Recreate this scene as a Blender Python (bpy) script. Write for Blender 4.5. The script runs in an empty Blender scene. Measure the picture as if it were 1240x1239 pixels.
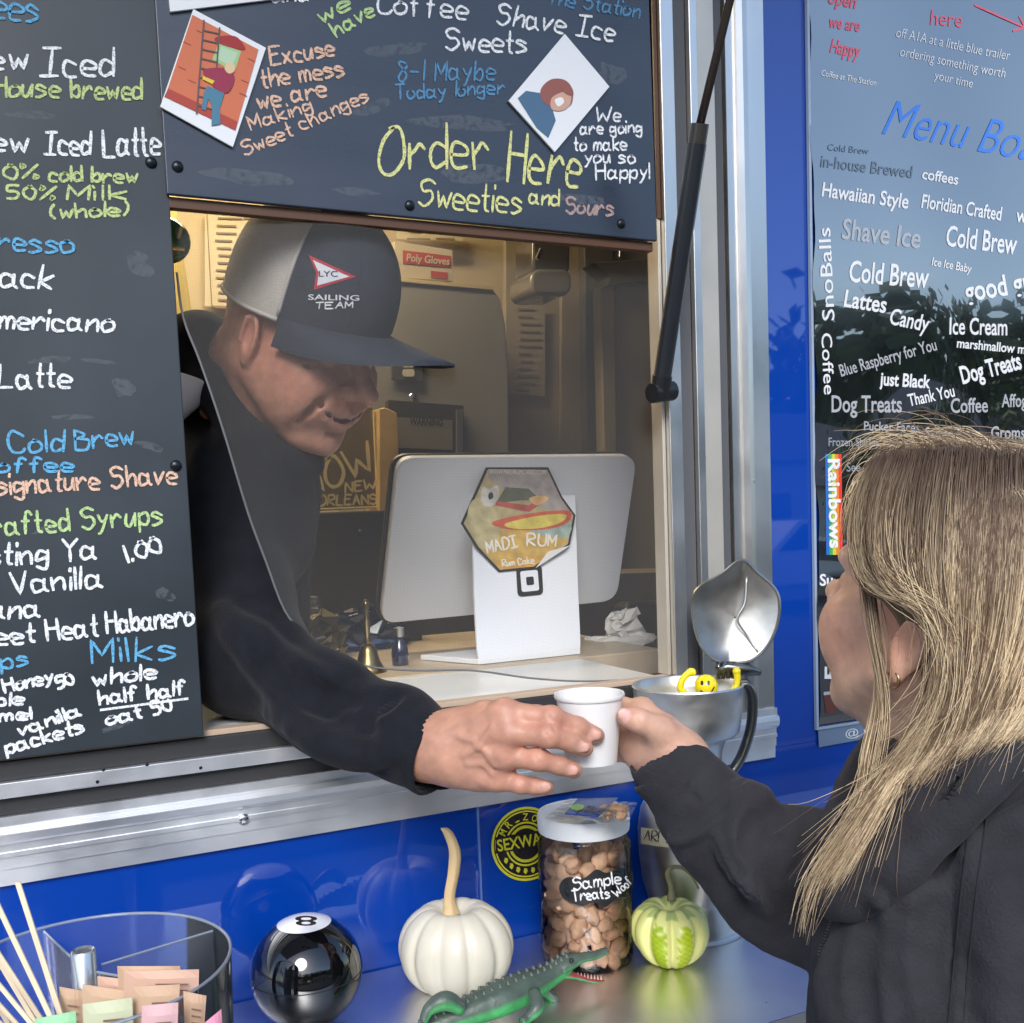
import bpy, math, random
import numpy as np
from mathutils import Vector, Matrix
from mathutils.bvhtree import BVHTree
random.seed(7); rng = np.random.default_rng(7)
S = bpy.context.scene
COL = S.collection
# ---------------------------------------------------------------- camera
FPX, PX, PY = 1240.0, 620.0, 730.0          # focal length and principal point of the cropped photograph
_vx = np.array([3259 - PX, -(528 - PY), -FPX]); _b = 15000.0; _a = (202 * _b - FPX * FPX) / 2639
_vz = np.array([_a, -_b, -FPX])
_X = _vx / np.linalg.norm(_vx); _Z = -_vz / np.linalg.norm(_vz); _Y = np.cross(_Z, _X)
CR = np.array([_X, _Y, _Z]); CC = np.array([0, -1.0, 1.6])
cam = bpy.data.cameras.new('camera'); co = bpy.data.objects.new('camera', cam); COL.objects.link(co)
mw = np.eye(4); mw[:3, :3] = CR; mw[:3, 3] = CC
co.matrix_world = Matrix([list(r) for r in mw])
cam.sensor_width = 36; cam.lens = 36; cam.shift_y = (PY - 619.5) / 1240; cam.clip_start = 0.02; cam.clip_end = 800
S.camera = co
# ---------------------------------------------------------------- light
W = bpy.data.worlds.new('World'); S.world = W; W.use_nodes = True
SUN_EL, SUN_AZ = 35.0, 206.0      # degrees; azimuth clockwise from +Y (the trailer's inside)
nt = W.node_tree; bgn = nt.nodes['Background']; sky = nt.nodes.new('ShaderNodeTexSky')
sky.sky_type = 'NISHITA'; sky.sun_disc = False; sky.sun_elevation = math.radians(SUN_EL); sky.sun_rotation = math.radians(SUN_AZ)
sky.air_density = 1.0; sky.dust_density = 1.0; sky.ozone_density = 1.0
nt.links.new(sky.outputs[0], bgn.inputs[0]); bgn.inputs[1].default_value = 0.15
sl = bpy.data.lights.new('sun', 'SUN'); sl.energy = 1.55; sl.angle = math.radians(24); sl.color = (1, .995, .985)
so = bpy.data.objects.new('sun', sl); COL.objects.link(so)
_d = Vector((math.sin(math.radians(SUN_AZ)) * math.cos(math.radians(SUN_EL)), math.cos(math.radians(SUN_AZ)) * math.cos(math.radians(SUN_EL)), math.sin(math.radians(SUN_EL))))
so.rotation_euler = _d.to_track_quat('Z', 'Y').to_euler()
S.view_settings.view_transform = 'Standard'; S.view_settings.look = 'None'; S.view_settings.gamma = 1
S.view_settings.exposure = 0.88
S.render.engine = 'CYCLES'
S.cycles.max_bounces = 10; S.cycles.transparent_max_bounces = 24
# ---------------------------------------------------------------- geometry from measured sight lines
def ray(u, v): return CR @ np.array([u - PX, -(v - PY), -FPX])
def atY(u, v, y):
    d = ray(u, v); return CC + d * (y - CC[1]) / d[1]
def atZ(u, v, z):
    d = ray(u, v); return CC + d * (z - CC[2]) / d[2]
def P(u, v, t): return CC + ray(u, v) / FPX * t
def proj(p):
    q = CR.T @ (np.array(p) - CC); return PX + FPX * q[0] / -q[2], PY - FPX * q[1] / -q[2], -q[2]
# ---------------------------------------------------------------- materials
MATS = {}
def M(name, col, rough=.5, metal=0, spec=.5, bump=None, var=None, coat=0, vcol=False, emit=0, wave=None, vmul=None, sss=0, ior=None, stretch=None, coatr=.03, rvar=0, coatior=1.5):
    if name in MATS: return MATS[name]
    m = bpy.data.materials.new(name); m.use_nodes = True; MATS[name] = m
    n = m.node_tree.nodes; l = m.node_tree.links; b = n['Principled BSDF']
    b.inputs['Roughness'].default_value = rough; b.inputs['Metallic'].default_value = metal
    b.inputs['Specular IOR Level'].default_value = spec
    b.inputs['Coat Weight'].default_value = coat; b.inputs['Coat IOR'].default_value = coatior; b.inputs['Coat Roughness'].default_value = coatr
    if ior: b.inputs['IOR'].default_value = ior
    tc = n.new('ShaderNodeTexCoord'); mp = n.new('ShaderNodeMapping'); l.new(tc.outputs['Object'], mp.inputs[0])
    if stretch: mp.inputs['Scale'].default_value = stretch
    c4 = (*col, 1); src = None
    if vcol:
        a = n.new('ShaderNodeVertexColor'); a.layer_name = 'Col'; src = a.outputs[0]
    if var:
        t = n.new('ShaderNodeTexNoise'); t.inputs['Scale'].default_value = var[0]; t.inputs['Detail'].default_value = 6
        l.new(mp.outputs[0], t.inputs[0])
        r = n.new('ShaderNodeMapRange'); l.new(t.outputs[0], r.inputs[0]); r.inputs[1].default_value = .3; r.inputs[2].default_value = .7
        r.inputs[3].default_value = 1 - var[1]; r.inputs[4].default_value = 1 + var[1]
        x = n.new('ShaderNodeVectorMath'); x.operation = 'SCALE'
        if src: l.new(src, x.inputs[0])
        else: x.inputs[0].default_value = col
        l.new(r.outputs[0], x.inputs['Scale']); src = x.outputs[0]
        if rvar:
            r2 = n.new('ShaderNodeMapRange'); l.new(t.outputs[0], r2.inputs[0]); r2.inputs[1].default_value = .3; r2.inputs[2].default_value = .7
            r2.inputs[3].default_value = max(0, rough - rvar); r2.inputs[4].default_value = rough + rvar; l.new(r2.outputs[0], b.inputs['Roughness'])
    if src: l.new(src, b.inputs['Base Color'])
    else: b.inputs['Base Color'].default_value = c4
    if emit:
        b.inputs['Emission Color'].default_value = c4; b.inputs['Emission Strength'].default_value = emit
    if sss:
        b.inputs['Subsurface Weight'].default_value = sss; b.inputs['Subsurface Radius'].default_value = (.012, .004, .002); b.inputs['Subsurface Scale'].default_value = 1
    last = None
    for bm in ([bump] if bump and not isinstance(bump, list) else (bump or [])):
        t = n.new('ShaderNodeTexNoise'); t.inputs['Scale'].default_value = bm[0]; t.inputs['Detail'].default_value = bm[3] if len(bm) > 3 else 4
        l.new(mp.outputs[0], t.inputs[0])
        q = n.new('ShaderNodeBump'); q.inputs['Strength'].default_value = bm[1]; q.inputs['Distance'].default_value = bm[2] if len(bm) > 2 else .002
        l.new(t.outputs[0], q.inputs['Height'])
        if last: l.new(last.outputs[0], q.inputs['Normal'])
        last = q
    if wave:
        t = n.new('ShaderNodeTexWave'); t.inputs['Scale'].default_value = wave[0]; t.bands_direction = wave[3] if len(wave) > 3 else 'X'; l.new(tc.outputs['Object'], t.inputs[0])
        t.inputs['Distortion'].default_value = wave[2]
        q = n.new('ShaderNodeBump'); q.inputs['Strength'].default_value = wave[1]; q.inputs['Distance'].default_value = .001
        l.new(t.outputs[0], q.inputs['Height'])
        if last: l.new(last.outputs[0], q.inputs['Normal'])
        last = q
    if last: l.new(last.outputs[0], b.inputs['Normal'])
    return m
def glass(name, tint=(1, 1, 1), rough=.02, f0=1.45, haze=0.0, hcol=(.8, .8, .8)):
    """thin clear plastic or glass: fresnel mix of a see-through and a glossy layer"""
    m = bpy.data.materials.new(name); m.use_nodes = True; n = m.node_tree.nodes; l = m.node_tree.links
    for x in list(n): n.remove(x)
    o = n.new('ShaderNodeOutputMaterial'); t = n.new('ShaderNodeBsdfTransparent'); g = n.new('ShaderNodeBsdfGlossy'); f = n.new('ShaderNodeFresnel'); mx = n.new('ShaderNodeMixShader')
    t.inputs[0].default_value = (*tint, 1); g.inputs['Roughness'].default_value = rough; f.inputs[0].default_value = f0
    l.new(f.outputs[0], mx.inputs[0]); l.new(t.outputs[0], mx.inputs[1]); l.new(g.outputs[0], mx.inputs[2])
    if haze:
        d = n.new('ShaderNodeBsdfDiffuse'); d.inputs[0].default_value = (*hcol, 1); m2 = n.new('ShaderNodeMixShader'); m2.inputs[0].default_value = haze
        l.new(mx.outputs[0], m2.inputs[1]); l.new(d.outputs[0], m2.inputs[2]); l.new(m2.outputs[0], o.inputs[0])
    else: l.new(mx.outputs[0], o.inputs[0])
    return m
# ---------------------------------------------------------------- objects
def mesh(name, verts, faces, smooth=False):
    me = bpy.data.meshes.new(name)
    v = np.asarray(verts, dtype=float)
    me.from_pydata(v.tolist() if len(v) < 5 else v, [], faces)
    if smooth: me.shade_smooth()
    me.update(); return me
def wloc(o):
    p = np.array(o.location)
    return p + wloc(o.parent) if o.parent else p
def link(o, parent=None):
    COL.objects.link(o)
    if parent is not None: o.parent = parent
    return o
def tag(o, label=None, cat=None, group=None, kind=None):
    if label: o['label'] = label
    if cat: o['category'] = cat
    if group: o['group'] = group
    if kind: o['kind'] = kind
    return o
def thing(name, loc, label, cat, group=None):
    o = bpy.data.objects.new(name, None); o.location = tuple(loc); o.empty_display_size = .03; link(o); return tag(o, label, cat, group)
class MB:
    def __init__(s): s.v = []; s.f = []; s.c = []
    def add(s, vs, fs, col=None):
        n = len(s.v); s.v += [tuple(map(float, v)) for v in vs]; s.f += [tuple(i + n for i in f) for f in fs]
        if col is not None: s.c += [(*col, 1)] * len(vs)
        return s
    def box(s, a, b):
        x0, y0, z0 = a; x1, y1, z1 = b
        return s.add([(x0, y0, z0), (x1, y0, z0), (x1, y1, z0), (x0, y1, z0), (x0, y0, z1), (x1, y0, z1), (x1, y1, z1), (x0, y1, z1)],
                     [(0, 3, 2, 1), (4, 5, 6, 7), (0, 1, 5, 4), (1, 2, 6, 5), (2, 3, 7, 6), (3, 0, 4, 7)])
    def slab(s, pts, vec):
        """polygon extruded by vec"""
        n = len(pts); a = [np.array(p, float) for p in pts]; b = [p + np.array(vec) for p in a]
        return s.add(a + b, [tuple(range(n)), tuple(range(2 * n - 1, n - 1, -1))] + [((i + 1) % n, i, i + n, (i + 1) % n + n) for i in range(n)])
    def tube(s, pts, rad, n=8, cap=True, col=None, flat=1.0, up=None):
        pts = [np.array(p, float) for p in pts]
        if not hasattr(rad, '__len__'): rad = [rad] * len(pts)
        vs = []; u = None
        for i, p in enumerate(pts):
            t = pts[min(i + 1, len(pts) - 1)] - pts[max(i - 1, 0)]; t = t / (np.linalg.norm(t) + 1e-12)
            if u is None:
                u = np.array(up if up is not None else ((0, 0, 1) if abs(t[2]) < .9 else (1, 0, 0)), float)
            u = u - t * u.dot(t); u /= np.linalg.norm(u) + 1e-12; w = np.cross(t, u)
            for k in range(n):
                a = 2 * math.pi * k / n; vs.append(p + rad[i] * (math.cos(a) * u * flat + math.sin(a) * w))
        m = len(pts); fs = []
        for i in range(m - 1):
            for k in range(n): fs.append((i * n + k, i * n + (k + 1) % n, (i + 1) * n + (k + 1) % n, (i + 1) * n + k))
        if cap: fs += [tuple(range(n - 1, -1, -1)), tuple((m - 1) * n + k for k in range(n))]
        return s.add(vs, fs, col)
    def lathe(s, prof, c, n=48, axis=None, fn=None):
        """prof: (r, z) pairs; closed at r=0 automatically by tiny radius"""
        c = np.array(c, float); vs = []; fs = []
        Rm = np.eye(3) if axis is None else axis
        for (r, z) in prof:
            for k in range(n):
                a = 2 * math.pi * k / n; rr = r * (fn(a, z) if fn else 1)
                vs.append(c + Rm @ np.array([rr * math.cos(a), rr * math.sin(a), z]))
        m = len(prof)
        for i in range(m - 1):
            for k in range(n): fs.append((i * n + k, i * n + (k + 1) % n, (i + 1) * n + (k + 1) % n, (i + 1) * n + k))
        if prof[0][0] > 1e-4 and False: pass
        return s.add(vs, fs)
    def build(s, name, mat, parent=None, smooth=False, bevel=0, origin=None, auto=None):
        base = wloc(parent) if parent is not None else np.array(origin if origin is not None else np.mean(np.array(s.v), axis=0))
        me = mesh(name, np.array(s.v) - base, s.f, smooth); me.materials.append(mat)
        if s.c:
            ca = me.color_attributes.new('Col', 'FLOAT_COLOR', 'POINT'); ca.data.foreach_set('color', np.array(s.c, dtype=np.float32).ravel())
        o = bpy.data.objects.new(name, me); link(o, parent)
        if parent is None: o.location = tuple(base)
        if bevel:
            b = o.modifiers.new('bevel', 'BEVEL'); b.width = bevel; b.segments = 3; b.limit_method = 'ANGLE'; b.angle_limit = .6
            me.shade_smooth()
            try:
                me.set_sharp_from_angle(angle=.6)
            except Exception: pass
            b.harden_normals = True
        if auto:
            me.shade_smooth(); me.set_sharp_from_angle(angle=auto)
        return o
def box(name, a, b, mat, parent=None, bevel=0, origin=None): return MB().box(a, b).build(name, mat, parent, bevel=bevel, origin=origin)
def copyobj(o, parent=None, shift=(0, 0, 0)):
    c = o.copy(); COL.objects.link(c); c.parent = parent if parent is not None else o.parent
    c.location = Vector(o.location) + Vector(tuple(shift)); return c
def copytree(o, parent=None, shift=(0, 0, 0)):
    c = o.copy(); COL.objects.link(c); c.parent = parent; c.location = Vector(o.location) + Vector(tuple(shift))
    for ch in list(o.children): copytree(ch, c)
    return c
def spline(pts, n=8, closed=False):
    """Catmull-Rom through pts (any dimension)"""
    p = [np.array(q, float) for q in pts]
    if len(p) < 3 and not closed: return [p[0] + (p[1] - p[0]) * t for t in np.linspace(0, 1, n)] if len(p) > 1 else p
    out = []; m = len(p); seg = m if closed else m - 1
    for i in range(seg):
        a = p[(i - 1) % m] if closed or i > 0 else p[0] * 2 - p[1]; b = p[i % m]; c = p[(i + 1) % m]
        d = p[(i + 2) % m] if closed or i + 2 < m else p[-1] * 2 - p[-2]
        for t in np.linspace(0, 1, n, endpoint=False):
            out.append(.5 * ((2 * b) + (c - a) * t + (2 * a - 5 * b + 4 * c - d) * t * t + (3 * b - a - 3 * c + d) * t ** 3))
    if not closed: out.append(p[-1])
    return out
# ---------------------------------------------------------------- hand lettering (stroke font, chalk pens)
G = {
'A': '02 29 29 42;15 35', 'B': '02 02 09 09 37 16 06;16 45 43 32 02', 'C': '47 38 19 07 04 12 32 43', 'D': '02 02 09 09 29 47 44 22 02',
'E': '49 49 09 09 02 02 42;06 36', 'F': '49 49 09 09 02;06 36', 'G': '48 29 07 04 12 32 44 44 24', 'H': '09 02;49 42;06 46', 'I': '09 49;29 22;02 42',
'J': '39 34 22 12 03', 'K': '09 02;49 05 05 42', 'L': '09 02 02 42', 'M': '02 09 09 24 24 49 49 42', 'N': '02 09 09 42 42 49',
'O': '39 17 04 12 32 54 57 49 29', 'P': '02 09 09 39 47 36 05', 'R': '02 09 09 39 47 36 05 05 42', 'S': '48 29 08 16 36 44 22 03', 'T': '09 49;29 22',
'U': '09 04 12 32 44 49', 'V': '09 22 22 49', 'W': '09 12 12 36 36 52 52 79', 'X': '09 42;49 02', 'Y': '09 26 26 49;26 22', 'Z': '09 49 49 02 02 42',
'a': '35 16 05 03 12 33;36 33 42', 'b': '09 02;04 26 35 33 22 03', 'c': '35 16 05 03 12 32', 'd': '35 16 05 03 12 33;39 32', 'e': '04 34 35 16 05 03 12 32',
'f': '38 29 18 12;06 26', 'g': '35 16 05 03 13 34;36 31 20 01', 'h': '09 02;04 26 35 32', 'i': '06 02;08 09', 'j': '16 11 00;18 19', 'k': '09 02;36 04 04 32',
'l': '09 02', 'm': '06 02;04 16 25 22;24 36 45 42', 'n': '06 02;04 26 35 32', 'o': '26 05 03 12 33 35 16', 'p': '06 00;05 26 35 33 22 03',
'q': '35 16 05 03 12 33;36 30', 'r': '06 02;04 15 26 35', 's': '35 16 05 24 33 12 02', 't': '19 13 22;06 26', 'u': '06 03 12 23 36;36 32', 'v': '06 12 12 36',
'w': '06 12 12 25 25 32 32 46', 'x': '06 32;36 02', 'y': '06 14 24;36 11 00', 'z': '06 36 36 02 02 32',
'0': '29 07 04 22 34 37 19', '1': '19 12', '5': '39 39 09 06 26 34 22 02', '8': '38 19 08 26 34 22 12 03 15 37 38', '4': '29 04 04 44;39 32',
'%': '49 02;09 18 07 08 09;34 43 32 33', '(': '19 07 04 12', ')': '09 17 14 02', '-': '05 35', '!': '09 04;02 03', '.': '02 03', ',': '02 01', '/': '49 02', "'": '09 07', '*': '05 35;17 23;27 13'}
def strokes(text):
    out = []; x = 0
    for ch in text:
        if ch == ' ': x += 3.0; continue
        g = G.get(ch)
        if not g: x += 3; continue
        w = 0; jx = random.uniform(-.15, .15); jy = random.uniform(-.25, .25); sh = random.uniform(-.06, .1)
        for st in g.split(';'):
            pts = [(int(a[0]), int(a[1])) for a in st.split()]; w = max(w, max(p[0] for p in pts))
            q = [(x + jx + px + sh * (py - 2) + random.uniform(-.14, .14), py - 2 + jy + random.uniform(-.14, .14)) for px, py in pts]
            for i in range(1, len(pts)):
                if pts[i] == pts[i - 1]: q[i] = q[i - 1]
            out.append(q)
        x += w + 1.3
    return out, max(x - 1.3, .5)
def smoothline(q, n=5):
    # split at doubled points (corners), spline the runs
    runs = [[q[0]]]
    for i in range(1, len(q)):
        if q[i] == q[i - 1]: runs.append([q[i]])
        else: runs[-1].append(q[i])
    res = []
    for r in runs:
        if len(r) == 1: continue
        res.append(spline(r, n))
    out = []
    for r in res: out += r if not out else r[1:]
    return out
def write(text, a, b, h, onto, mat, parent, wid=3.0, lift=.0006, name='chalk_lettering', normal=(0, -1, 0)):
    """hand lettering between baseline ends a, b (sight-line coordinates), capital height h, laid on the surface onto(u, v)"""
    st, wd = strokes(text); a = np.array(a, float); b = np.array(b, float); e = (b - a); L = np.linalg.norm(e); e /= L; up = np.array([e[1], -e[0]])
    sx = L / wd; sy = h / 7.0; mb = MB(); nrm = np.array(normal, float); k = 0
    for q in st:
        line = smoothline(q)
        pts = [onto(*(a + e * p[0] * sx + up * p[1] * sy)) for p in line]
        if any(p is None for p in pts) or len(pts) < 2: continue
        pts = [np.array(p) for p in pts]; px = proj(pts[0])[2] / FPX; r = wid * .5 * px
        off = nrm * (lift + .00004 * (k % 12)); k += 1; vs = []
        for i, p in enumerate(pts):
            t = pts[min(i + 1, len(pts) - 1)] - pts[max(i - 1, 0)]; s_ = np.cross(t, nrm); s_ /= np.linalg.norm(s_) + 1e-12
            rr = r * random.uniform(.82, 1.15)
            if i in (0, len(pts) - 1):
                rr *= .7; tt = t / (np.linalg.norm(t) + 1e-12) * r * .6; p = p + (tt if i else -tt)
            vs += [p + s_ * rr + off, p - s_ * rr + off]
        mb.add(vs, [(2 * i, 2 * i + 2, 2 * i + 3, 2 * i + 1) for i in range(len(pts) - 1)])
    return mb.build(name, mat, parent)
_tm = {}
def printed(text, a, b, h, onto, mat, parent, bold=0.0, shear=0, lift=.0006, name='printed_lettering', normal=(0, -1, 0), side=False):
    """type (Blender's own font) fitted between baseline ends a, b with height h"""
    key = (text, bold, shear)
    if key not in _tm:
        c = bpy.data.curves.new('t', 'FONT'); c.body = text; c.offset = bold; c.shear = shear; c.resolution_u = 3
        o = bpy.data.objects.new('t', c); COL.objects.link(o); bpy.context.view_layer.update()
        me = bpy.data.meshes.new_from_object(o.evaluated_get(bpy.context.evaluated_depsgraph_get()))
        v = np.array([tuple(x.co) for x in me.vertices]); f = [tuple(p.vertices) for p in me.polygons]
        _tm[key] = (v, f); bpy.data.objects.remove(o); bpy.data.curves.remove(c); bpy.data.meshes.remove(me)
    v, f = _tm[key]; a = np.array(a, float); b = np.array(b, float); e = b - a; L = np.linalg.norm(e); e /= L; up = np.array([e[1], -e[0]])
    x0, x1 = v[:, 0].min(), v[:, 0].max(); sx = L / (x1 - x0); sy = h / .70
    nrm = np.array(normal, float); pts = []
    for p in v:
        w = onto(*(a + e * (p[0] - x0) * sx + up * p[1] * sy))
        if w is None: return None
        pts.append(np.array(w) + nrm * lift)
    return MB().add(pts, f).build(name, mat, parent)
def onY(y): return lambda u, v: atY(u, v, y)
def onBVH(bvh, push=.0008):
    def f(u, v):
        d = ray(u, v); d = d / np.linalg.norm(d)
        h = bvh.ray_cast(Vector(CC), Vector(d))
        return None if h[0] is None else np.array(h[0]) - d * push
    return f
def bvh_of(*objs):
    vs = []; fs = []
    for o in objs:
        n = len(vs); wl = wloc(o); vs += [tuple(np.array(v.co) + wl) for v in o.data.vertices]; fs += [tuple(i + n for i in p.vertices) for p in o.data.polygons]
    return BVHTree.FromPolygons(vs, fs)
def nd(*a): return np.array(a, float)
# ================================================================ TRAILER
BLUE = M('blue_paint', (.0002, .042, .32), .32, spec=.15, coat=1.0, coatr=.02, bump=(3.0, .12, .002, 2), coatior=1.7)
ALU = M('brushed_aluminium', (.80, .81, .83), .42, .95, wave=(260, .10, 2, 'Z'), bump=(9, .15, .001), var=(14, .08), rvar=.1)
ALUV = M('brushed_aluminium_upright', (.72, .70, .67), .36, 1, bump=(7, .2, .001), var=(9, .1), rvar=.1)
ALUW = M('anodised_cream_aluminium', (.62, .57, .49), .45, .6, var=(12, .08))
RUB = M('rubber_seal', (.028, .028, .03), .62, bump=(60, .2))
BRN = M('brown_trim', (.10, .045, .022), .5)
STEEL = M('brushed_steel', (.80, .80, .81), .37, 1, wave=(180, .07, 3, 'Y'), var=(8, .10), bump=(4, .12, .001), rvar=.07)
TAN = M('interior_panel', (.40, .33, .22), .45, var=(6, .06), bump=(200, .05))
SCREWM = M('dark_screw', (.03, .035, .04), .35, .8)
RIVM = M('rivet_metal', (.7, .7, .7), .25, 1)
OX0, OX1, OZ0, OZ1 = -1.6, .822, 1.292, 2.62      # outer edges of the window frame
trailer = thing('food_trailer', (0, 0, 0), 'glossy blue food trailer with an open serving window and steel shelf', 'trailer')
PT = .05
def wallbox(n, a, b, mat=BLUE): return box(n, a, b, mat, trailer)
wallbox('wall_panel', (-3.2, .002, .55), (.420, PT, OZ0 + .01))
wallbox('wall_panel', (.4215, .002, .55), (2.6, PT, OZ0 + .01))
wallbox('wall_panel', (OX1 - .01, .002, OZ0 + .0105), (2.6, PT, 2.9))
wallbox('wall_panel', (-3.2, .002, OZ0 + .0105), (OX0 + .01, PT, 2.9))
wallbox('wall_panel', (OX0 + .0105, .002, OZ1 - .01), (OX1 - .0105, PT, 2.9))
box('panel_seam', (.4195, -.0003, .56), (.4215, .003, OZ0 - .001), M('seam_light', (.10, .2, .5), .4), trailer)
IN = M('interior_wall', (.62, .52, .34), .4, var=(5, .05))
box('roof', (-3.2, .002, 2.9), (2.6, 2.1, 2.95), M('white_panel', (.75, .75, .74), .4), trailer)
box('interior_back_wall', (-3.15, 1.75, .6), (2.55, 1.8, 2.895), IN, trailer)
box('interior_ceiling', (-3.15, .052, 2.6), (2.55, 1.748, 2.62), M('ceiling_panel', (.7, .66, .55), .5), trailer)
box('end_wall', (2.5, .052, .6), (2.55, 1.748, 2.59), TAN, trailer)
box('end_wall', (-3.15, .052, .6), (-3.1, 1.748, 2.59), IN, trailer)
box('floor_panel', (-3.2, .002, .5), (2.6, 1.9, .549), M('floor_metal', (.2, .2, .2), .4), trailer)
# wheels below
for wx in (-1.6, -.7):
    w = MB().lathe([(.02, 0), (.2, 0), (.2, .03), (.33, .03), (.34, .1), (.34, .18), (.33, .22), (.02, .22)], (0, 0, 0), 32, axis=np.array([[1, 0, 0], [0, 0, 1], [0, 1, 0.]]))
    o = w.build('wheel', RUB, trailer, smooth=False, auto=.5); o.location = (wx, .08, .34)
# --- window frame: bottom run (measured heights), right run (measured widths)
def hrun(name, z0, z1, y0, mat, x1, x0=OX0, bev=.0012): return box(name, (x0, y0, z0), (x1, .0015 if y0 < 0 else y0 + .03, z1), mat, trailer, bevel=bev)
fl = MB()
zz = [(1.292, -.004), (1.307, -.0045), (1.3075, -.0065), (1.318, -.0065), (1.3185, -.0085), (1.3225, -.0085), (1.323, -.007), (1.330, -.007), (1.3305, -.009), (1.334, -.0125), (1.340, -.0135), (1.345, -.0125), (1.3465, -.009), (1.355, -.009)]
pr = [(-.001 if False else y, z) for z, y in zz]
poly = [nd(OX0, y, z) for y, z in pr] + [nd(OX0, .001, 1.355), nd(OX0, .001, 1.292)]
fl.slab(poly, (OX1 - OX0, 0, 0)); fl.build('window_frame', ALU, trailer)
hrun('rubber_seal', 1.3552, 1.3715, -.004, RUB, .76)
hrun('frame_strip', 1.3718, 1.3860, -.0125, ALU, .742)
hrun('rubber_seal', 1.3862, 1.4035, -.006, RUB, .70)
# inner tan strip and sill
box('sill_edge', (-1.55, -.004, 1.4037), (.6715, .012, 1.4095), M('tan_strip', (.5, .38, .28), .5), trailer, bevel=.001)
box('sill', (-1.55, .0125, 1.380), (.668, .208, 1.4065), M('sill_white', (.72, .75, .76), .35, var=(10, .04)), trailer, bevel=.001)
box('counter_top', (-1.55, .2085, 1.374), (.80, .62, 1.4085), M('laminate_counter', (.56, .46, .33), .35, var=(30, .1)), trailer, bevel=.002)
ZT = 2.62
def vrun(name, x0, x1, y0, mat, zb=1.36, y1=None, bev=.001): return box(name, (x0, y0, zb), (x1, .0015 if y1 is None else y1, ZT), mat, trailer, bevel=bev)
fr = MB(); xs = [(.7625, -.009), (.7750, -.009), (.7755, -.0125), (.783, -.0145), (.789, -.0125), (.7895, -.008), (.7965, -.006), (.8035, -.006), (.804, -.0045), (.822, -.004)]
poly = [nd(x, y, 1.3552) for x, y in xs] + [nd(.822, .001, 1.3552), nd(.7625, .001, 1.3552)]
fr.slab(poly, (0, 0, ZT - 1.3552)); fr.build('window_frame', ALUV, trailer)
vrun('rubber_seal', .7465, .7600, -.005, M('rubber_grey', (.09, .092, .10), .6, bump=(50, .2)))
vrun('frame_strip', .7205, .7460, -.010, ALUW, 1.372)
vrun('frame_strip', .7095, .7200, -.014, ALUV, 1.372)
vrun('rubber_seal', .6915, .7090, -.006, M('rubber_grey', (0, 0, 0)), 1.372)
vrun('frame_strip', .6735, .6910, -.010, ALUV, 1.4036)
vrun('window_reveal', .6737, .80, .0020, ALUW, 1.4096, .012)
vrun('trim_strip', .6685, .6730, -.004, BRN, 1.93, .02)
vrun('window_reveal', .6685, .6730, -.002, ALUW, 1.4096, .02).scale.z = 1
# rivets and screws
def rivet(name, p, r, mat, parent, hgt=.5):
    return MB().lathe([(r, 0), (r * .92, r * hgt * .5), (r * .6, r * hgt * .9), (.0001, r * hgt)], p, 16, axis=np.array([[1, 0, 0], [0, 0, -1], [0, 1, 0.]])).build(name, mat, parent, smooth=True)
rivet('rivet', atY(295, 992, -.0068), .006, RIVM, trailer)
rivet('rivet', atY(909, 582, -.0065), .0055, RIVM, trailer)
rivet('rivet', atY(899, 243, -.0065), .0045, SCREWM, trailer)
for u, v in [(125, 932), (243, 930), (118, 947), (178, 926)]: rivet('rivet', atY(u, v, -.0128), .0016, SCREWM, trailer, .3)
# rubber / brown trim under the upper board is built with it.  Serving shelf
SH = 1.136
shelf = MB(); shelf.box((-1.6, -.285, SH - .003), (1.3, -.001, SH)); shelf.box((-1.6, -.287, SH - .035), (1.3, -.2852, SH - .0005)); shelf.build('serving_shelf', STEEL, trailer)
for x in (-1.2, -.3, .6, 1.2): MB().tube([(x, -.26, SH - .006), (x, .0, SH - .26)], .009, 8).build('shelf_bracket', RIVM, trailer)
# awning hatch the gas strut props open (above the picture)
box('awning_hatch', (-1.6, -.95, 2.83), (.82, .0, 2.86), M('hatch_white', (.6, .62, .65), .4), trailer, bevel=.003).rotation_euler = (0, 0, 0)
# gas strut
s0 = atY(800, 470, -.03); s1 = atY(848, 150, -.115); s2 = P(884, 0, 1.015); s2 = s1 + (s1 - s0) * 0 + (s2 - s1); s3 = s2 + (s2 - s1) * 2.2
BLKP = M('black_plastic', (.012, .013, .016), .35)
st = MB().tube([s0 + (s1 - s0) * .03, s0 + (s1 - s0) * .93], .0098, 20).build('gas_strut', M('strut_black', (.015, .018, .024), .28, coat=.4), trailer, smooth=False, auto=.7)
MB().tube([s0 + (s1 - s0) * .9305, s1], .0090, 20).build('strut_collar', M('strut_grey', (.07, .065, .06), .3, .5), st, auto=.7)
MB().tube([s1 + (s1 - s0) * .002, s3], .0044, 16).build('strut_rod', M('strut_rod', (.09, .07, .06), .25, .7), st, smooth=True)
MB().tube([s0 - (s1 - s0) * .03, s0 + (s1 - s0) * .05], [.011, .0112], 16).tube([s0 + nd(-.012, .0, -.006), s0 + nd(.018, .004, -.002)], .011, 14).build('strut_end', BLKP, st, auto=.7)
MB().tube([s0 + nd(.012, .0, -.0), s0 + nd(.024, .02, 0)], .006, 12).build('strut_ball', RIVM, st, smooth=True)
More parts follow.
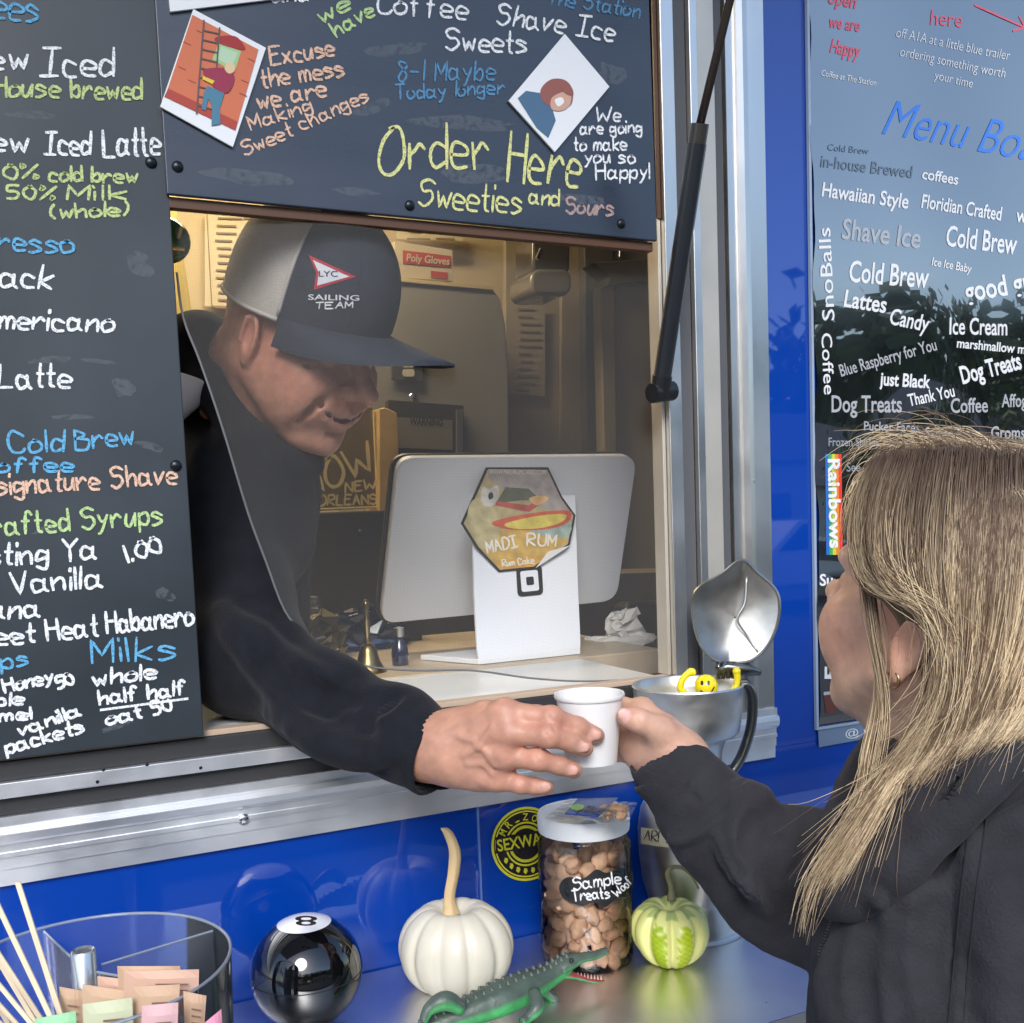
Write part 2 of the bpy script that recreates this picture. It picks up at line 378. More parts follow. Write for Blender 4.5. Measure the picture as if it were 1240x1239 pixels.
# ================================================================ CHALKBOARDS
def chalkmat(name, col, top=False):
    m = M(name, col, .42, spec=.45, var=(5, .35), bump=(30, .05), rvar=.12)
    return m
CB = M('chalkboard_black', (.030, .039, .048), .40, spec=.6, var=(3, .42), bump=[(1.2, .10, .01, 1), (120, .06, .0005, 3)], rvar=.10)
CBU = M('chalkboard_navy', (.020, .028, .046), .30, spec=.85, var=(3, .42), bump=[(1.0, .12, .01, 1), (120, .06, .0005, 3)], rvar=.10, stretch=(1, 1, 6))
def chalk(name, col):
    m = bpy.data.materials.new(name); m.use_nodes = True; n = m.node_tree.nodes; l = m.node_tree.links; b = n['Principled BSDF']
    b.inputs['Base Color'].default_value = (*col, 1); b.inputs['Roughness'].default_value = .9
    t = n.new('ShaderNodeTexNoise'); t.inputs['Scale'].default_value = 700; t.inputs['Detail'].default_value = 3; tc = n.new('ShaderNodeTexCoord'); l.new(tc.outputs['Object'], t.inputs[0])
    r = n.new('ShaderNodeMapRange'); r.inputs[1].default_value = .36; r.inputs[2].default_value = .52; r.inputs[3].default_value = .55; r.inputs[4].default_value = 1; l.new(t.outputs[0], r.inputs[0]); l.new(r.outputs[0], b.inputs['Alpha'])
    return m
CW = chalk('chalk_white', (.86, .88, .90)); CG = chalk('chalk_lime', (.55, .66, .28)); CBL = chalk('chalk_blue', (.13, .42, .68)); CP = chalk('chalk_peach', (.80, .52, .38)); CBD = chalk('chalk_faded_blue', (.10, .27, .46)); CY = chalk('chalk_yellow', (.72, .72, .30)); CF = chalk('chalk_faint_peach', (.42, .30, .28)); CGR = chalk('chalk_green', (.50, .68, .30))
LB_y, UB_y = -.016, -.022
bx = atY(190, 0, LB_y)[0]; bx2 = atY(247, 893, LB_y)[0]
tl = thing('chalkboard', (bx - .2, LB_y, 1.404), 'tall black chalkboard on the left covered in handwritten coffee and milk prices', 'chalkboard')
zb = atY(0, 921, LB_y)[2]
MB().slab([(-1.45, LB_y, zb), (bx2, LB_y, zb), (bx, LB_y, 2.6), (-1.45, LB_y, 2.6)], (0, .009, 0)).build('board', CB, tl, bevel=.0012)
o1 = onY(LB_y)
LEFT = [('Coffees', -98, 14, 46, 27, 34, CBL), ('Brew', -62, 84, 33, 84, 30, CW), ('Iced', 50, 92, 136, 93, 33, CW), ('House', -8, 118, 71, 118, 24, CG), ('brewed', 86, 119, 172, 121, 25, CG), ('Brew', -60, 184, 35, 184, 27, CW), ('Iced', 54, 187, 109, 188, 27, CW), ('Latte', 125, 190, 193, 187, 33, CW),
('50%', -16, 216, 46, 217, 17, CG), ('cold', 60, 219, 99, 220, 18, CG), ('brew', 111, 221, 166, 221, 18, CG), ('50%', 10, 241, 66, 242, 16, CG), ('Milk', 82, 242, 152, 242, 17, CG), ('(whole)', 62, 265, 153, 261, 17, CG), ('Espresso', -66, 300, 88, 307, 25, CBL), ('just Black', -118, 340, 62, 351, 28, CW),
('Americano', -24, 398, 136, 402, 24, CW), ('Latte', -2, 470, 84, 469, 28, CW), ('Cold', 12, 548, 76, 546, 26, CBL), ('Brew', 92, 545, 163, 538, 25, CBL), ('Coffee', -26, 573, 88, 571, 18, CBL), ('signature Shave', -2, 600, 214, 586, 25, CP),
('Hand Crafted Syrups', -112, 658, 196, 634, 26, CGR), ('Everlasting Ya', -120, 693, 116, 677, 26, CW), ('1.00', 152, 682, 196, 668, 20, CW), ('Salty Vanilla', -92, 728, 123, 711, 26, CW), ('Banana', -78, 753, 48, 747, 24, CW),
('Sweet', -50, 785, 42, 778, 23, CW), ('Heat', 58, 776, 118, 770, 25, CW), ('Habanero', 130, 767, 234, 757, 26, CW), ('Syrups', -72, 818, 33, 806, 20, CBL), ('Milks', 112, 803, 212, 797, 28, CBL), ('Honey', 6, 838, 64, 826, 16, CW), ('50', 70, 834, 90, 828, 14, CW), ('whole', 114, 831, 188, 821, 19, CW),
('Maple', -44, 858, 28, 852, 15, CW), ('half half', 121, 853, 224, 841, 17, CW), ('caramel', -76, 879, 38, 870, 14, CW), ('vanilla', 24, 891, 98, 866, 15, CW), ('oat', 130, 878, 172, 869, 16, CW), ('50', 186, 865, 208, 860, 16, CW), ('packets', 8, 913, 102, 886, 17, CW)]
for t, a, b_, c, d, h, mt in LEFT: write(t, (a, b_), (c, d), h, o1, mt, tl, wid=3.8 if mt is CW else 3.4)
ul = MB(); a, b_ = atY(121, 860, LB_y - .0007), atY(228, 846, LB_y - .0007); n_ = nd(0, 0, .0011); ul.add([a - n_, b_ - n_, b_ + n_, a + n_], [(0, 1, 2, 3)]); ul.build('underline', CW, tl)
def screw(u, v, y, parent): return rivet('screw', atY(u, v, y), .0052, SCREWM, parent, .6)
SMG = chalk('chalk_smudge', (.26, .29, .32)); SMG.node_tree.nodes['Map Range'].inputs[3].default_value = 0; SMG.node_tree.nodes['Map Range'].inputs[4].default_value = .22; SMG.node_tree.nodes['Noise Texture'].inputs['Scale'].default_value = 160
def smudge(u, v, w, h, ang, onto, parent, k):
    e = nd(math.cos(ang), math.sin(ang)); f = nd(-e[1], e[0]); pts = [nd(u, v) + e * w * math.cos(a) * random.uniform(.7, 1.1) + f * h * math.sin(a) * random.uniform(.6, 1.1) for a in np.linspace(0, 5.8, 12)]
    MB().add([onto(*p) - nd(0, .00012 + .00003 * k, 0) for p in spline(pts, 3, True)], [tuple(range(36))]).build('chalk_smudge', SMG, parent)
for k_, (u, v, w, h, a_) in enumerate([(120, 438, 26, 3, .1), (60, 436, 30, 5, -.1), (180, 540, 22, 6, .3), (40, 140, 34, 6, .05), (150, 470, 16, 12, .5), (90, 505, 30, 4, 0), (170, 320, 20, 14, .8), (60, 640, 24, 5, -.2), (200, 720, 14, 8, .4), (140, 880, 20, 5, -.3)]): smudge(u, v, w, h, a_, o1, tl, k_)
screw(183, 197, LB_y, tl); screw(213, 564, LB_y, tl)
# upper board
tu = thing('chalkboard', (.4, UB_y, 1.95), 'wide dark blue-grey chalkboard above the window reading Order Here', 'chalkboard')
q = [atY(195, 234, UB_y), atY(796, 292, UB_y)]; xr = q[1][0]; zl = (q[0][2] + q[1][2]) / 2; xl = atY(200, 200, UB_y)[0]
pts = [(xl, UB_y, zl), (xr, UB_y, zl), (atY(783, 0, UB_y)[0], UB_y, 2.5), (xl, UB_y, 2.5)]
# board lies over the left one's edge plane a little behind it
MB().slab([nd(*p) + nd(0, .0, 0) for p in pts], (0, .0055, 0)).build('board', CBU, tu, bevel=.0012)
box('bottom_trim', (xl + .002, UB_y + .006, zl - .010), (xr - .002, UB_y + .016, zl - .0002), BRN, tu, bevel=.0008)
o2 = onY(UB_y)
UP = [('we', 390, 28, 424, 10, 20, CGR), ('have', 408, 45, 453, 18, 19, CGR), ('Coffee', 456, 16, 564, 24, 27, CW), ('Shave Ice', 602, 29, 742, 50, 25, CW), ('The Station', 662, 4, 773, 22, 18, CBD), ('Sweets', 540, 60, 636, 65, 26, CW),
('8-1 Maybe', 482, 98, 598, 97, 24, CBD), ('Today longer', 479, 121, 610, 114, 18, CBD), ('Sweeties', 506, 249, 630, 259, 32, CY), ('and', 640, 247, 676, 250, 20, CY), ('Sours', 685, 258, 742, 262, 20, CF),
('We', 722, 148, 750, 147, 17, CW), ('are going', 702, 163, 776, 161, 15, CW), ('to make', 695, 183, 758, 182, 16, CW), ('you so', 708, 198, 768, 198, 16, CW), ('Happy!', 722, 218, 786, 216, 18, CW),
('Excuse', 328, 80, 405, 68, 22, CP), ('the mess', 318, 107, 416, 92, 22, CP), ('we are', 313, 132, 395, 117, 22, CP), ('Making', 304, 158, 378, 134, 17, CP), ('Sweet changes', 297, 190, 447, 122, 18, CP), ('and', 330, 4, 372, 1, 20, CW)]
for t, a, b_, c, d, h, mt in UP: write(t, (a, b_), (c, d), h, o2, mt, tu, wid=2.6 if mt in (CBD,) or h < 19 else 3.2)
write('Order', (458, 209), (592, 203), 54, o2, CY, tu, wid=4.2); write('Here', (614, 218), (698, 228), 58, o2, CY, tu, wid=4.4)
for k_, (u, v, w, h, a_) in enumerate([(560, 150, 70, 10, .05), (450, 130, 30, 8, -.3), (570, 210, 45, 14, 0), (700, 240, 40, 6, .1), (300, 215, 60, 10, .1), (430, 232, 30, 6, .1), (480, 60, 40, 10, -.1), (740, 90, 20, 16, .4)]): smudge(u, v, w, h, a_, o2, tu, k_)
for u, v in [(215, 202), (496, 249), (752, 271)]: screw(u, v, UB_y, tu)
# ------------------------------------------------ cards pinned on the upper board
def card(name, quad, label, cat='picture card'):
    t = thing(name, atY(*np.mean(np.array(quad), axis=0), UB_y - .002), label, cat)
    MB().slab([atY(u, v, UB_y - .0035) for u, v in quad], (0, .0022, 0)).build('card', M('card_white', (.80, .81, .82), .35, coat=.2), t)
    return t
_pl = [0]
def flat(name, pts, col, parent, y, curve=False, rough=.5):
    if curve: pts = [tuple(p) for p in spline(pts, 5, True)]
    _pl[0] += 1
    return MB().slab([atY(u, v, y) for u, v in pts], (0, .00018, 0)).build(name, M('print_%d_%d_%d' % tuple(int(c * 99) for c in col), col, rough), parent)
c1 = card('illustrated_card', [(234, 11), (322, 58), (282, 178), (194, 129)], 'white tilted card with an orange cartoon of a painter on a ladder')
flat('print', [(233, 18), (313, 60), (288, 148), (203, 108)], (.62, .16, .07), c1, UB_y - .0040)
flat('print', [(203.5, 107), (288, 147.5), (285, 158), (199, 117)], (.42, .05, .03), c1, UB_y - .0041)
flat('print', [(265, 52), (292, 62), (284, 88), (257, 72)], (.35, .55, .25), c1, UB_y - .0042)
flat('print', [(268, 56), (288, 64), (281, 82), (262, 71)], (.45, .62, .42), c1, UB_y - .0044)
flat('print', [(262, 45), (285, 44), (297, 58), (290, 60), (264, 52)], (.35, .02, .02), c1, UB_y - .0045, True)
lad = MB()
for a, b_ in [((247, 24), (238, 138)), ((266, 33), (258, 143))]: lad.slab([atY(a[0] - 1, a[1], UB_y - .0046), atY(a[0] + 1, a[1], UB_y - .0046), atY(b_[0] + 1, b_[1], UB_y - .0046), atY(b_[0] - 1, b_[1], UB_y - .0046)], (0, .0001, 0))
for k in range(9):
    t = k / 9; a = nd(247 - 9 * t, 36 + 102 * t); b_ = nd(265 - 8 * t, 40 + 103 * t); lad.slab([atY(a[0], a[1], UB_y - .0047), atY(b_[0], b_[1], UB_y - .0047), atY(b_[0], b_[1] + 1.8, UB_y - .0047), atY(a[0], a[1] + 1.8, UB_y - .0047)], (0, .0001, 0))
lad.build('ladder_print', M('ladder_grey', (.12, .09, .09), .6), c1)
flat('print', [(263, 82), (278, 84), (284, 96), (276, 112), (262, 108), (247, 90), (248, 84)], (.30, .02, .06), c1, UB_y - .0049, True)
flat('print', [(251, 104), (272, 112), (266, 132), (267, 150), (256, 152), (257, 128), (252, 120), (249, 134), (244, 132), (247, 112)], (.06, .20, .30), c1, UB_y - .0048)
flat('print', [(275, 76), (283, 77), (284, 86), (277, 89), (272, 83)], (.70, .52, .30), c1, UB_y - .0050, True)
flat('print', [(246, 92), (260, 98), (257, 102), (245, 96)], (.75, .55, .05), c1, UB_y - .0051)
for u, v in [(222, 50), (238, 36), (216, 80), (292, 96), (290, 112), (228, 96), (300, 70)]: flat('print', [(u, v), (u + 9, v + 4), (u + 9, v + 5.2), (u, v + 1.2)], (.35, .07, .04), c1, UB_y - .0043)
c2 = card('illustrated_card', [(684, 41), (738, 105), (672, 184), (616, 122)], 'white diamond-set card with a drawing of a red-haired woman in blue')
flat('print', [(627, 119), (637, 110), (656, 113), (668, 128), (673, 146), (664, 167), (650, 155)], (.07, .15, .25), c2, UB_y - .0040, False)
flat('print', [(656, 106), (668, 96), (684, 97), (693, 108), (692, 126), (678, 132), (664, 128), (655, 118)], (.30, .10, .08), c2, UB_y - .0042, True)
flat('print', [(668, 119), (680, 112), (691, 113), (690, 127), (680, 134), (668, 132)], (.62, .36, .27), c2, UB_y - .0044, True)
flat('print', [(680, 104), (692, 106), (694, 116), (684, 113)], (.30, .10, .08), c2, UB_y - .0046, True)
flat('print', [(672, 121), (680, 118), (683, 124), (676, 129)], (.85, .84, .8), c2, UB_y - .0047, True)
c3 = card('paper_note', [(201, -40), (400, -58), (395, -9), (206, 14)], 'white paper note cut off at the top of the upper chalkboard', 'paper note')
# ================================================================ POSTER, WORDS
def Pm(name, col, rough=.4, **k): return M(name, col, rough, **k)
PO_y = -.004
po = thing('menu_poster', atY(1110, 880, 0), 'glossy black menu poster full of white coffee and shave ice words', 'poster')
pL = atY(981, 0, PO_y)[0]; pbz = atY(985, 879, PO_y)[2]; PXR = 1.62; PZT = 2.35
# gently waving sheet
NX, NZ = 40, 60; vs = []; fs = []
def wavy(x, z): return PO_y + .0012 * math.sin(z * 14 + x * 3) + .0010 * math.sin(x * 23 + z * 5 + 1)
for j in range(NZ + 1):
    for i in range(NX + 1):
        x = pL + (PXR - pL) * i / NX + (.0022 * math.sin(j * .55) + .0012 * math.sin(j * 1.3) if i == 0 else 0); z = pbz + (PZT - pbz) * j / NZ; vs.append((x, wavy(x, z), z))
for j in range(NZ):
    for i in range(NX): a = j * (NX + 1) + i; fs.append((a, a + 1, a + NX + 2, a + NX + 1))
POSTM = M('poster_gloss', (.006, .006, .008), .10, spec=1.0, ior=1.7, coat=1.0, coatr=.012, coatior=3.0, bump=[(5, .25, .006, 1)])
pp = MB(); pp.add(vs, fs); sheet = pp.build('poster_sheet', POSTM, po, smooth=True)
box('poster_edge', (pL - .0042, -.0035, pbz - .003), (pL - .0006, .001, PZT), M('laminate_edge', (.32, .40, .50), .15, spec=.8), po)
box('poster_edge', (pL - .0042, -.0035, pbz - .0065), (PXR, .001, pbz - .0032), M('laminate_edge', (0, 0, 0)), po)
def onP(u, v):
    w = atY(u, v, PO_y); return np.array([w[0], wavy(w[0], w[2]), w[2]])
PW = M('print_white', (.80, .80, .80), .3, coat=.6); PR = M('print_coral', (.75, .10, .14), .3, coat=.6); PG = M('print_grey', (.26, .28, .30), .3, coat=.6); PG2 = M('print_midgrey', (.42, .43, .45), .3, coat=.6)
PB = M('print_brightblue', (.04, .20, .75), .3, coat=.6); PF = M('print_faint', (.11, .15, .20), .3, coat=.6)
PT_ = [('open', 1003, 3, 1036, 10, 17, PR, .02), ('we are', 1004, 32, 1041, 38, 16, PR, .02), ('Happy', 1006, 62, 1041, 70, 18, PR, .02), ('Coffee at The Station', 995, 91, 1061, 104, 8, PW, 0), ('here', 1126, 30, 1165, 33, 20, PR, 0),
('off A1A at a little blue trailer', 1084, 45, 1222, 73, 13, PW, -.01), ('ordering something worth', 1089, 68, 1217, 94, 13, PW, -.01), ('your time', 1131, 96, 1178, 106, 12, PW, -.01),
('Cold Brew', 1002, 182, 1052, 187, 9, PF, 0), ('in-house Brewed', 993, 202, 1103, 216, 16, PF, .01), ('coffees', 1115, 217, 1159, 224, 14, PW, .015), ('Hawaiian Style', 994, 238, 1098, 253, 19, PW, .015),
('Floridian Crafted', 1114, 252, 1212, 267, 18, PW, .015), ('worldly coffee', 1230, 268, 1330, 284, 18, PW, .015), ('Shave Ice', 1018, 289, 1112, 301, 27, PG2, .015), ('Cold Brew', 1143, 298, 1230, 308, 27, PW, .015),
('Ice Ice Baby', 1126, 322, 1174, 331, 11, PW, .01), ('Cold Brew', 1027, 341, 1122, 349, 28, PW, .015), ('good grinds', 1168, 366, 1290, 345, 27, PW, .02), ('Lattes', 1021, 371, 1072, 379, 22, PW, .02), ('Candy', 1076, 392, 1122, 402, 21, PW, .015),
('Ice Cream', 1148, 405, 1219, 406, 22, PW, .015), ('marshmallow mid center', 1157, 421, 1290, 433, 12, PW, .02), ('Blue Raspberry for You', 1019, 456, 1134, 424, 16, PG2, .01), ('just Black', 1066, 466, 1126, 470, 17, PW, .025), ('Dog Treats', 1165, 465, 1238, 446, 23, PW, .025),
('Thank You', 1102, 492, 1156, 480, 16, PW, .015), ('Dog Treats', 1007, 499, 1093, 499, 22, PG2, .015), ('Coffee', 1151, 500, 1196, 499, 19, PG2, .015), ('Affogato', 1213, 493, 1262, 492, 17, PG2, .015), ('Pucker Faces', 1047, 521, 1114, 523, 12, PG2, .01),
('Sweet Fun', 1121, 530, 1177, 531, 14, PG2, .01), ('Groms', 1200, 531, 1242, 531, 16, PG2, .015), ('Frozen Shirley Temple', 1003, 540, 1102, 541, 11, PG, .015), ('See', 1025, 571, 1042, 571, 12, PG, .01), ('Not Yet', 1032, 592, 1062, 592, 11, PW, .015),
('Sugar', 991, 709, 1030, 709, 15, PW, .02), ('Sour Candy', 1010, 744, 1050, 744, 14, PW, .02)]
for t, a, b_, c, d, h, mt, bo in PT_: printed(t, (a, b_), (c, d), h * .92, onP, mt, po, bold=bo)
printed('Menu Board', (1068, 162), (1300, 204), 44, onP, PB, po, bold=-.005, shear=.35)
# vertical words (read downwards / upwards)
def vert(text, a, b_, h, mt, bold): return printed(text, a, b_, h, onP, mt, po, bold=bold)
vert('SnoBalls', (1010, 388), (1004, 276), 15, PW, .005)
vert('Coffee', (994, 404), (998, 478), 13, PW, .005)
vert('Rainbows', (1002, 556), (1003, 664), 14, PW, .03).location.y -= .0007
vert('Extras', (1012, 822), (1012, 740), 14, PW, .03)
RB = [(.75, .05, .03), (.75, .25, .02), (.6, .6, .05), (.05, .4, .12), (.03, .15, .5)]
for k in range(5):
    x0 = 1019 - k * 4; x1 = x0 - 4
    MB().add([onP(x0, 550) - nd(0, .0004, 0), onP(x1, 550) - nd(0, .0004, 0), onP(x1, 672) - nd(0, .0004, 0), onP(x0, 672) - nd(0, .0004, 0)], [(0, 1, 2, 3)]).build('rainbow_stripe', M('rainbow_%d' % k, RB[k], .3, coat=.6), po)
MB().add([onP(x, y) - nd(0, .0005, 0) for x, y in [(997, 842), (1014, 840), (1012, 863), (1000, 864)]], [(0, 1, 2, 3)]).build('cup_print', M('cup_brown', (.12, .04, .03), .4), po)
MB().add([onP(x, y) - nd(0, .0006, 0) for x, y in [(997, 838), (1014, 836), (1014, 840), (997, 842)]], [(0, 1, 2, 3)]).build('cup_print', PG2, po)
ar = MB()
for a, b_ in [((1180, 6), (1240, 34)), ((1240, 34), (1226, 38)), ((1240, 34), (1233, 20))]:
    a_, b2 = onP(*a) - nd(0, .0006, 0), onP(*b_) - nd(0, .0006, 0); t = b2 - a_; t /= np.linalg.norm(t); n_ = np.cross(t, (0, 1, 0)) * .0013; ar.add([a_ - n_, b2 - n_, b2 + n_, a_ + n_], [(0, 1, 2, 3)])
ar.build('arrow_print', PR, po)
lower = thing('clear_label', atY(1020, 890, 0), 'small clear plastic label stuck on the blue wall below the poster', 'label')
MB().slab([atY(u, v, -.0012) for u, v in [(991, 884), (1075, 868), (1075, 890), (992, 905)]], (0, .001, 0)).build('plastic', M('label_plastic', (.15, .22, .32), .1, coat=1), lower)
printed('@ us', (1024, 893), (1060, 887), 9, onY(-.0014), PW, lower)
# round sticker on the blue wall
sk = thing('round_sticker', atY(627, 1020, 0), 'round yellow and black sticker on the blue wall behind the treat jar', 'sticker')
cxy = nd(637, 1022); rad = nd(42, 45)
YEL = M('sticker_yellow', (.62, .60, .04), .25, coat=.8); BK = M('sticker_black', (.02, .02, .025), .12, coat=1, spec=.8)
def ring(r0, r1, y, mat, name='ring', parent=sk, c=cxy, rd=rad, n=48):
    m = MB(); vs = []; f = []
    for k in range(n):
        a = 2 * math.pi * k / n
        for r in (r0, r1): vs.append(atY(c[0] + rd[0] * r * math.cos(a), c[1] + rd[1] * r * math.sin(a) - 2 * math.cos(a) * r, y))
    for k in range(n): j = (k + 1) % n; f.append((2 * k, 2 * k + 1, 2 * j + 1, 2 * j))
    return m.add(vs, f).build(name, mat, parent)
ring(0.001, 1, -.0009, YEL, 'disc'); ring(.50, .93, -.0012, BK); ring(.55, .60, -.0014, YEL); ring(.86, .90, -.0014, YEL); ring(.03, .42, -.0012, BK)
MB().slab([atY(u, v, -.0017) for u, v in [(600, 1014), (672, 1003), (672, 1022), (600, 1034)]], (0, .0002, 0)).build('band', BK, sk)
printed('SEXWAX', (603, 1031), (668, 1020), 14, onY(-.0018), YEL, sk, bold=.02)
for k_, ch_ in enumerate('MR.ZOGS'):
    a_ = math.radians(205 + k_ * 21); c_ = cxy + rad * .64 * nd(math.cos(a_), math.sin(a_)); e_ = nd(-math.sin(a_), math.cos(a_)) * 3.4; printed(ch_, tuple(c_ - e_), tuple(c_ + e_), 8.5, onY(-.0018), YEL, sk, bold=.02)
for k in range(7):
    a = math.radians(40 + k * 17); c_ = cxy + rad * .73 * nd(math.cos(a), math.sin(a)); r = 2.6
    MB().slab([atY(c_[0] + r * math.cos(b_), c_[1] + r * 1.6 * math.sin(b_), -.0017) for b_ in np.linspace(0, 5.5, 5)], (0, .0002, 0)).build('mark', YEL, sk)
# ================================================================ INSIDE
fixt = thing('ceiling_lamp', (.2, .95, 2.59), 'long warm ceiling lamp lighting the inside of the trailer', 'lamp')
box('lamp_body', (-.35, .87, 2.575), (.75, 1.03, 2.5995), M('white_panel', (0, 0, 0)), fixt)
box('lamp_tube', (-.33, .89, 2.560), (.73, 1.01, 2.574), M('lamp_glow', (1, .80, .50), .5, emit=19), fixt)
BY = 1.2   # plane of the things along the far side
MI = M('interior_metal', (.36, .35, .31), .38, .35, wave=(90, .1, 2, 'Z'), var=(3, .12))
def quad3(name, pts, th, mat, parent, y=BY, bevel=.003): return MB().slab([atY(u, v, y) for u, v in pts], (0, th, 0)).build(name, mat, parent, bevel=bevel)
# panel lining at the far side
quad3('interior_panel', [(150, 230), (505, 200), (640, 215), (640, 900), (150, 960)], .03, IN, trailer, 1.42)
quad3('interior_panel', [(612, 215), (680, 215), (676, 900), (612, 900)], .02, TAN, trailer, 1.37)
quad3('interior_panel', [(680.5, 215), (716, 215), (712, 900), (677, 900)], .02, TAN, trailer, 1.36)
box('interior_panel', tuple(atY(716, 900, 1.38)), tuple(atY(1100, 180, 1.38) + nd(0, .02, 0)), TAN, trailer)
quad3('corner_post', [(707, 240), (742, 240), (748, 800), (714, 800)], .05, M('post_grey', (.14, .135, .12), .4), trailer, 1.33)
quad3('yellow_trim', [(196, 240), (212, 240), (236, 400), (236, 900), (196, 900)], .02, M('trim_yellow', (.75, .60, .22), .4), trailer, 1.1)
# cabinet door at right
cb = thing('wall_cabinet', atY(770, 620, 1.3), 'dim tan wall cabinet at the right inside the window', 'cabinet')
quad3('door', [(745, 345), (840, 340), (838, 720), (748, 720)], .03, M('cabinet_tan', (.34, .28, .19), .4, var=(4, .06)), cb, 1.24)
quad3('frame', [(718, 318), (850, 308), (850, 335), (735, 346), (738, 335)], .06, M('cabinet_dark', (.15, .13, .10), .4), cb, 1.20)
quad3('side_trim', [(727, 347), (744, 346), (749, 722), (736, 722)], .04, M('cabinet_mid', (.30, .25, .17), .4), cb, 1.22)
quad3('hook', [(750, 292), (752, 292), (752, 312), (750, 312)], .01, RIVM, cb, 1.22)
# soap / towel dispenser
so_ = thing('towel_dispenser', atY(668, 358, 1.2), 'rounded smoky plastic dispenser hanging on the far wall', 'dispenser')
def rrect(u0, v0, u1, v1, r, n=6, dv=0):
    pts = []
    for cx_, cy_, a0 in ((u1 - r, v0 + r, -90), (u1 - r, v1 - r, 0), (u0 + r, v1 - r, 90), (u0 + r, v0 + r, 180)):
        for k in range(n + 1):
            a = math.radians(a0 + 90 * k / n); pts.append((cx_ + r * math.cos(a), cy_ + r * math.sin(a)))
    return pts
quad3('cover', rrect(645, 284, 691, 330, 6), .1, M('smoke_plastic', (.10, .09, .08), .15, coat=1), so_, 1.16, .01)
quad3('tray', rrect(643, 325, 693, 358, 12), .12, M('smoke_plastic_light', (.20, .18, .14), .2, coat=1), so_, 1.14, .01)
quad3('lock', [(650, 312), (655, 300), (658, 302), (653, 314)], .01, RIVM, so_, 1.13, 0)
# appliance
fr_ = thing('steel_cabinet', atY(550, 700, 1.2), 'tall grey steel appliance with a curved top corner behind the man', 'appliance')
quad3('body', [(440, 336), (597, 350), (606, 362), (612, 392), (616, 450), (618, 900), (440, 900)], .2, MI, fr_, 1.17, .004)
quad3('top_edge', [(440, 332), (598, 347), (598, 351), (440, 337)], .2, M('edge_cream', (.55, .45, .25), .4), fr_, 1.165, 0)
# glove box and papers
gb = thing('glove_box', atY(520, 337, 1.1), 'cream cardboard box of poly gloves with red lettering', 'box')
quad3('box', [(478, 292), (548, 303), (549, 341), (478, 336)], .12, M('carton', (.55, .47, .33), .6), gb, 1.168, .001)
quad3('red_band', [(488, 303), (546, 310), (546, 324), (488, 319)], .001, M('carton_red', (.45, .06, .03), .5), gb, 1.1665, 0)
printed('Poly Gloves', (492, 316), (544, 321), 9, onY(1.1655), M('carton', (0, 0, 0)), gb, bold=.02)
quad3('red_label', [(522, 328), (542, 330), (542, 338), (522, 336)], .001, M('carton_red', (0, 0, 0)), gb, 1.1665, 0)
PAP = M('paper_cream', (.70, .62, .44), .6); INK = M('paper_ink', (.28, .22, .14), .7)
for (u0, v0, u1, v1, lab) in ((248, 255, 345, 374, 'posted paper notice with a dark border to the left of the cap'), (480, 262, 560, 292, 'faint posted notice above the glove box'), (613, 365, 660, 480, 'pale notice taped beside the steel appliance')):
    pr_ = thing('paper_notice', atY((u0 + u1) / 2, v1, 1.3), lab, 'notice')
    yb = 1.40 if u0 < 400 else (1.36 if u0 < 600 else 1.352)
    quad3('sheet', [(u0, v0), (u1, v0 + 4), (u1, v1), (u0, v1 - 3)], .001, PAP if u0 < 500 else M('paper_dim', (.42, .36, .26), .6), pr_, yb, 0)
    if u0 < 300:
        for a in ([(250, 258), (251, 258), (257, 371), (256, 371)], [(256, 370), (345, 372), (345, 373), (256, 371)]): quad3('border', a, .001, INK, pr_, yb - .002, 0)
    for k in range(int((v1 - v0) / 9)):
        for j in range(2):
            ua = u0 + 12 + j * 34 + random.uniform(0, 5); ub = min(ua + random.uniform(14, 30), u1 - 4); vv = v0 + 8 + k * 9
            if ub > ua: quad3('text_line', [(ua, vv), (ub, vv + .8), (ub, vv + 3), (ua, vv + 2.2)], .0005, INK, pr_, yb - .003, 0)
# outlet, warning plate
ou = thing('wall_outlet', atY(495, 462, 1.16), 'dark metal electrical outlet plate under the cap brim', 'outlet')
quad3('plate', [(474, 428), (513, 432), (513, 463), (474, 460)], .006, M('outlet_metal', (.22, .20, .15), .3, .7), ou, 1.16, .002)
for v in (436, 447): quad3('socket', rrect(488, v, 502, v + 9, 3), .003, M('socket_ivory', (.6, .55, .42), .4), ou, 1.156, 0)
rivet('knob', atY(500, 481, 1.168), .011, RIVM, fr_)
wn = thing('warning_panel', atY(520, 560, 1.15), 'dark control panel with a faint printed warning behind the monitor', 'panel')
quad3('panel', [(470, 484), (562, 491), (562, 700), (470, 700)], .02, M('panel_dark', (.075, .07, .06), .35, .4), wn, 1.145, .002)
quad3('label', [(478, 505), (548, 509), (548, 545), (478, 542)], .001, M('label_grey', (.17, .16, .13), .5), wn, 1.143, 0)
printed('WARNING', (496, 514), (536, 516), 8, onY(1.1425), M('ink_dark', (.03, .03, .03), .5), wn, bold=.02)
quad3('side_strip', [(553, 496), (561, 496), (561, 700), (553, 700)], .01, M('strip_steel', (.42, .4, .35), .3, .8), wn, 1.14, .001)
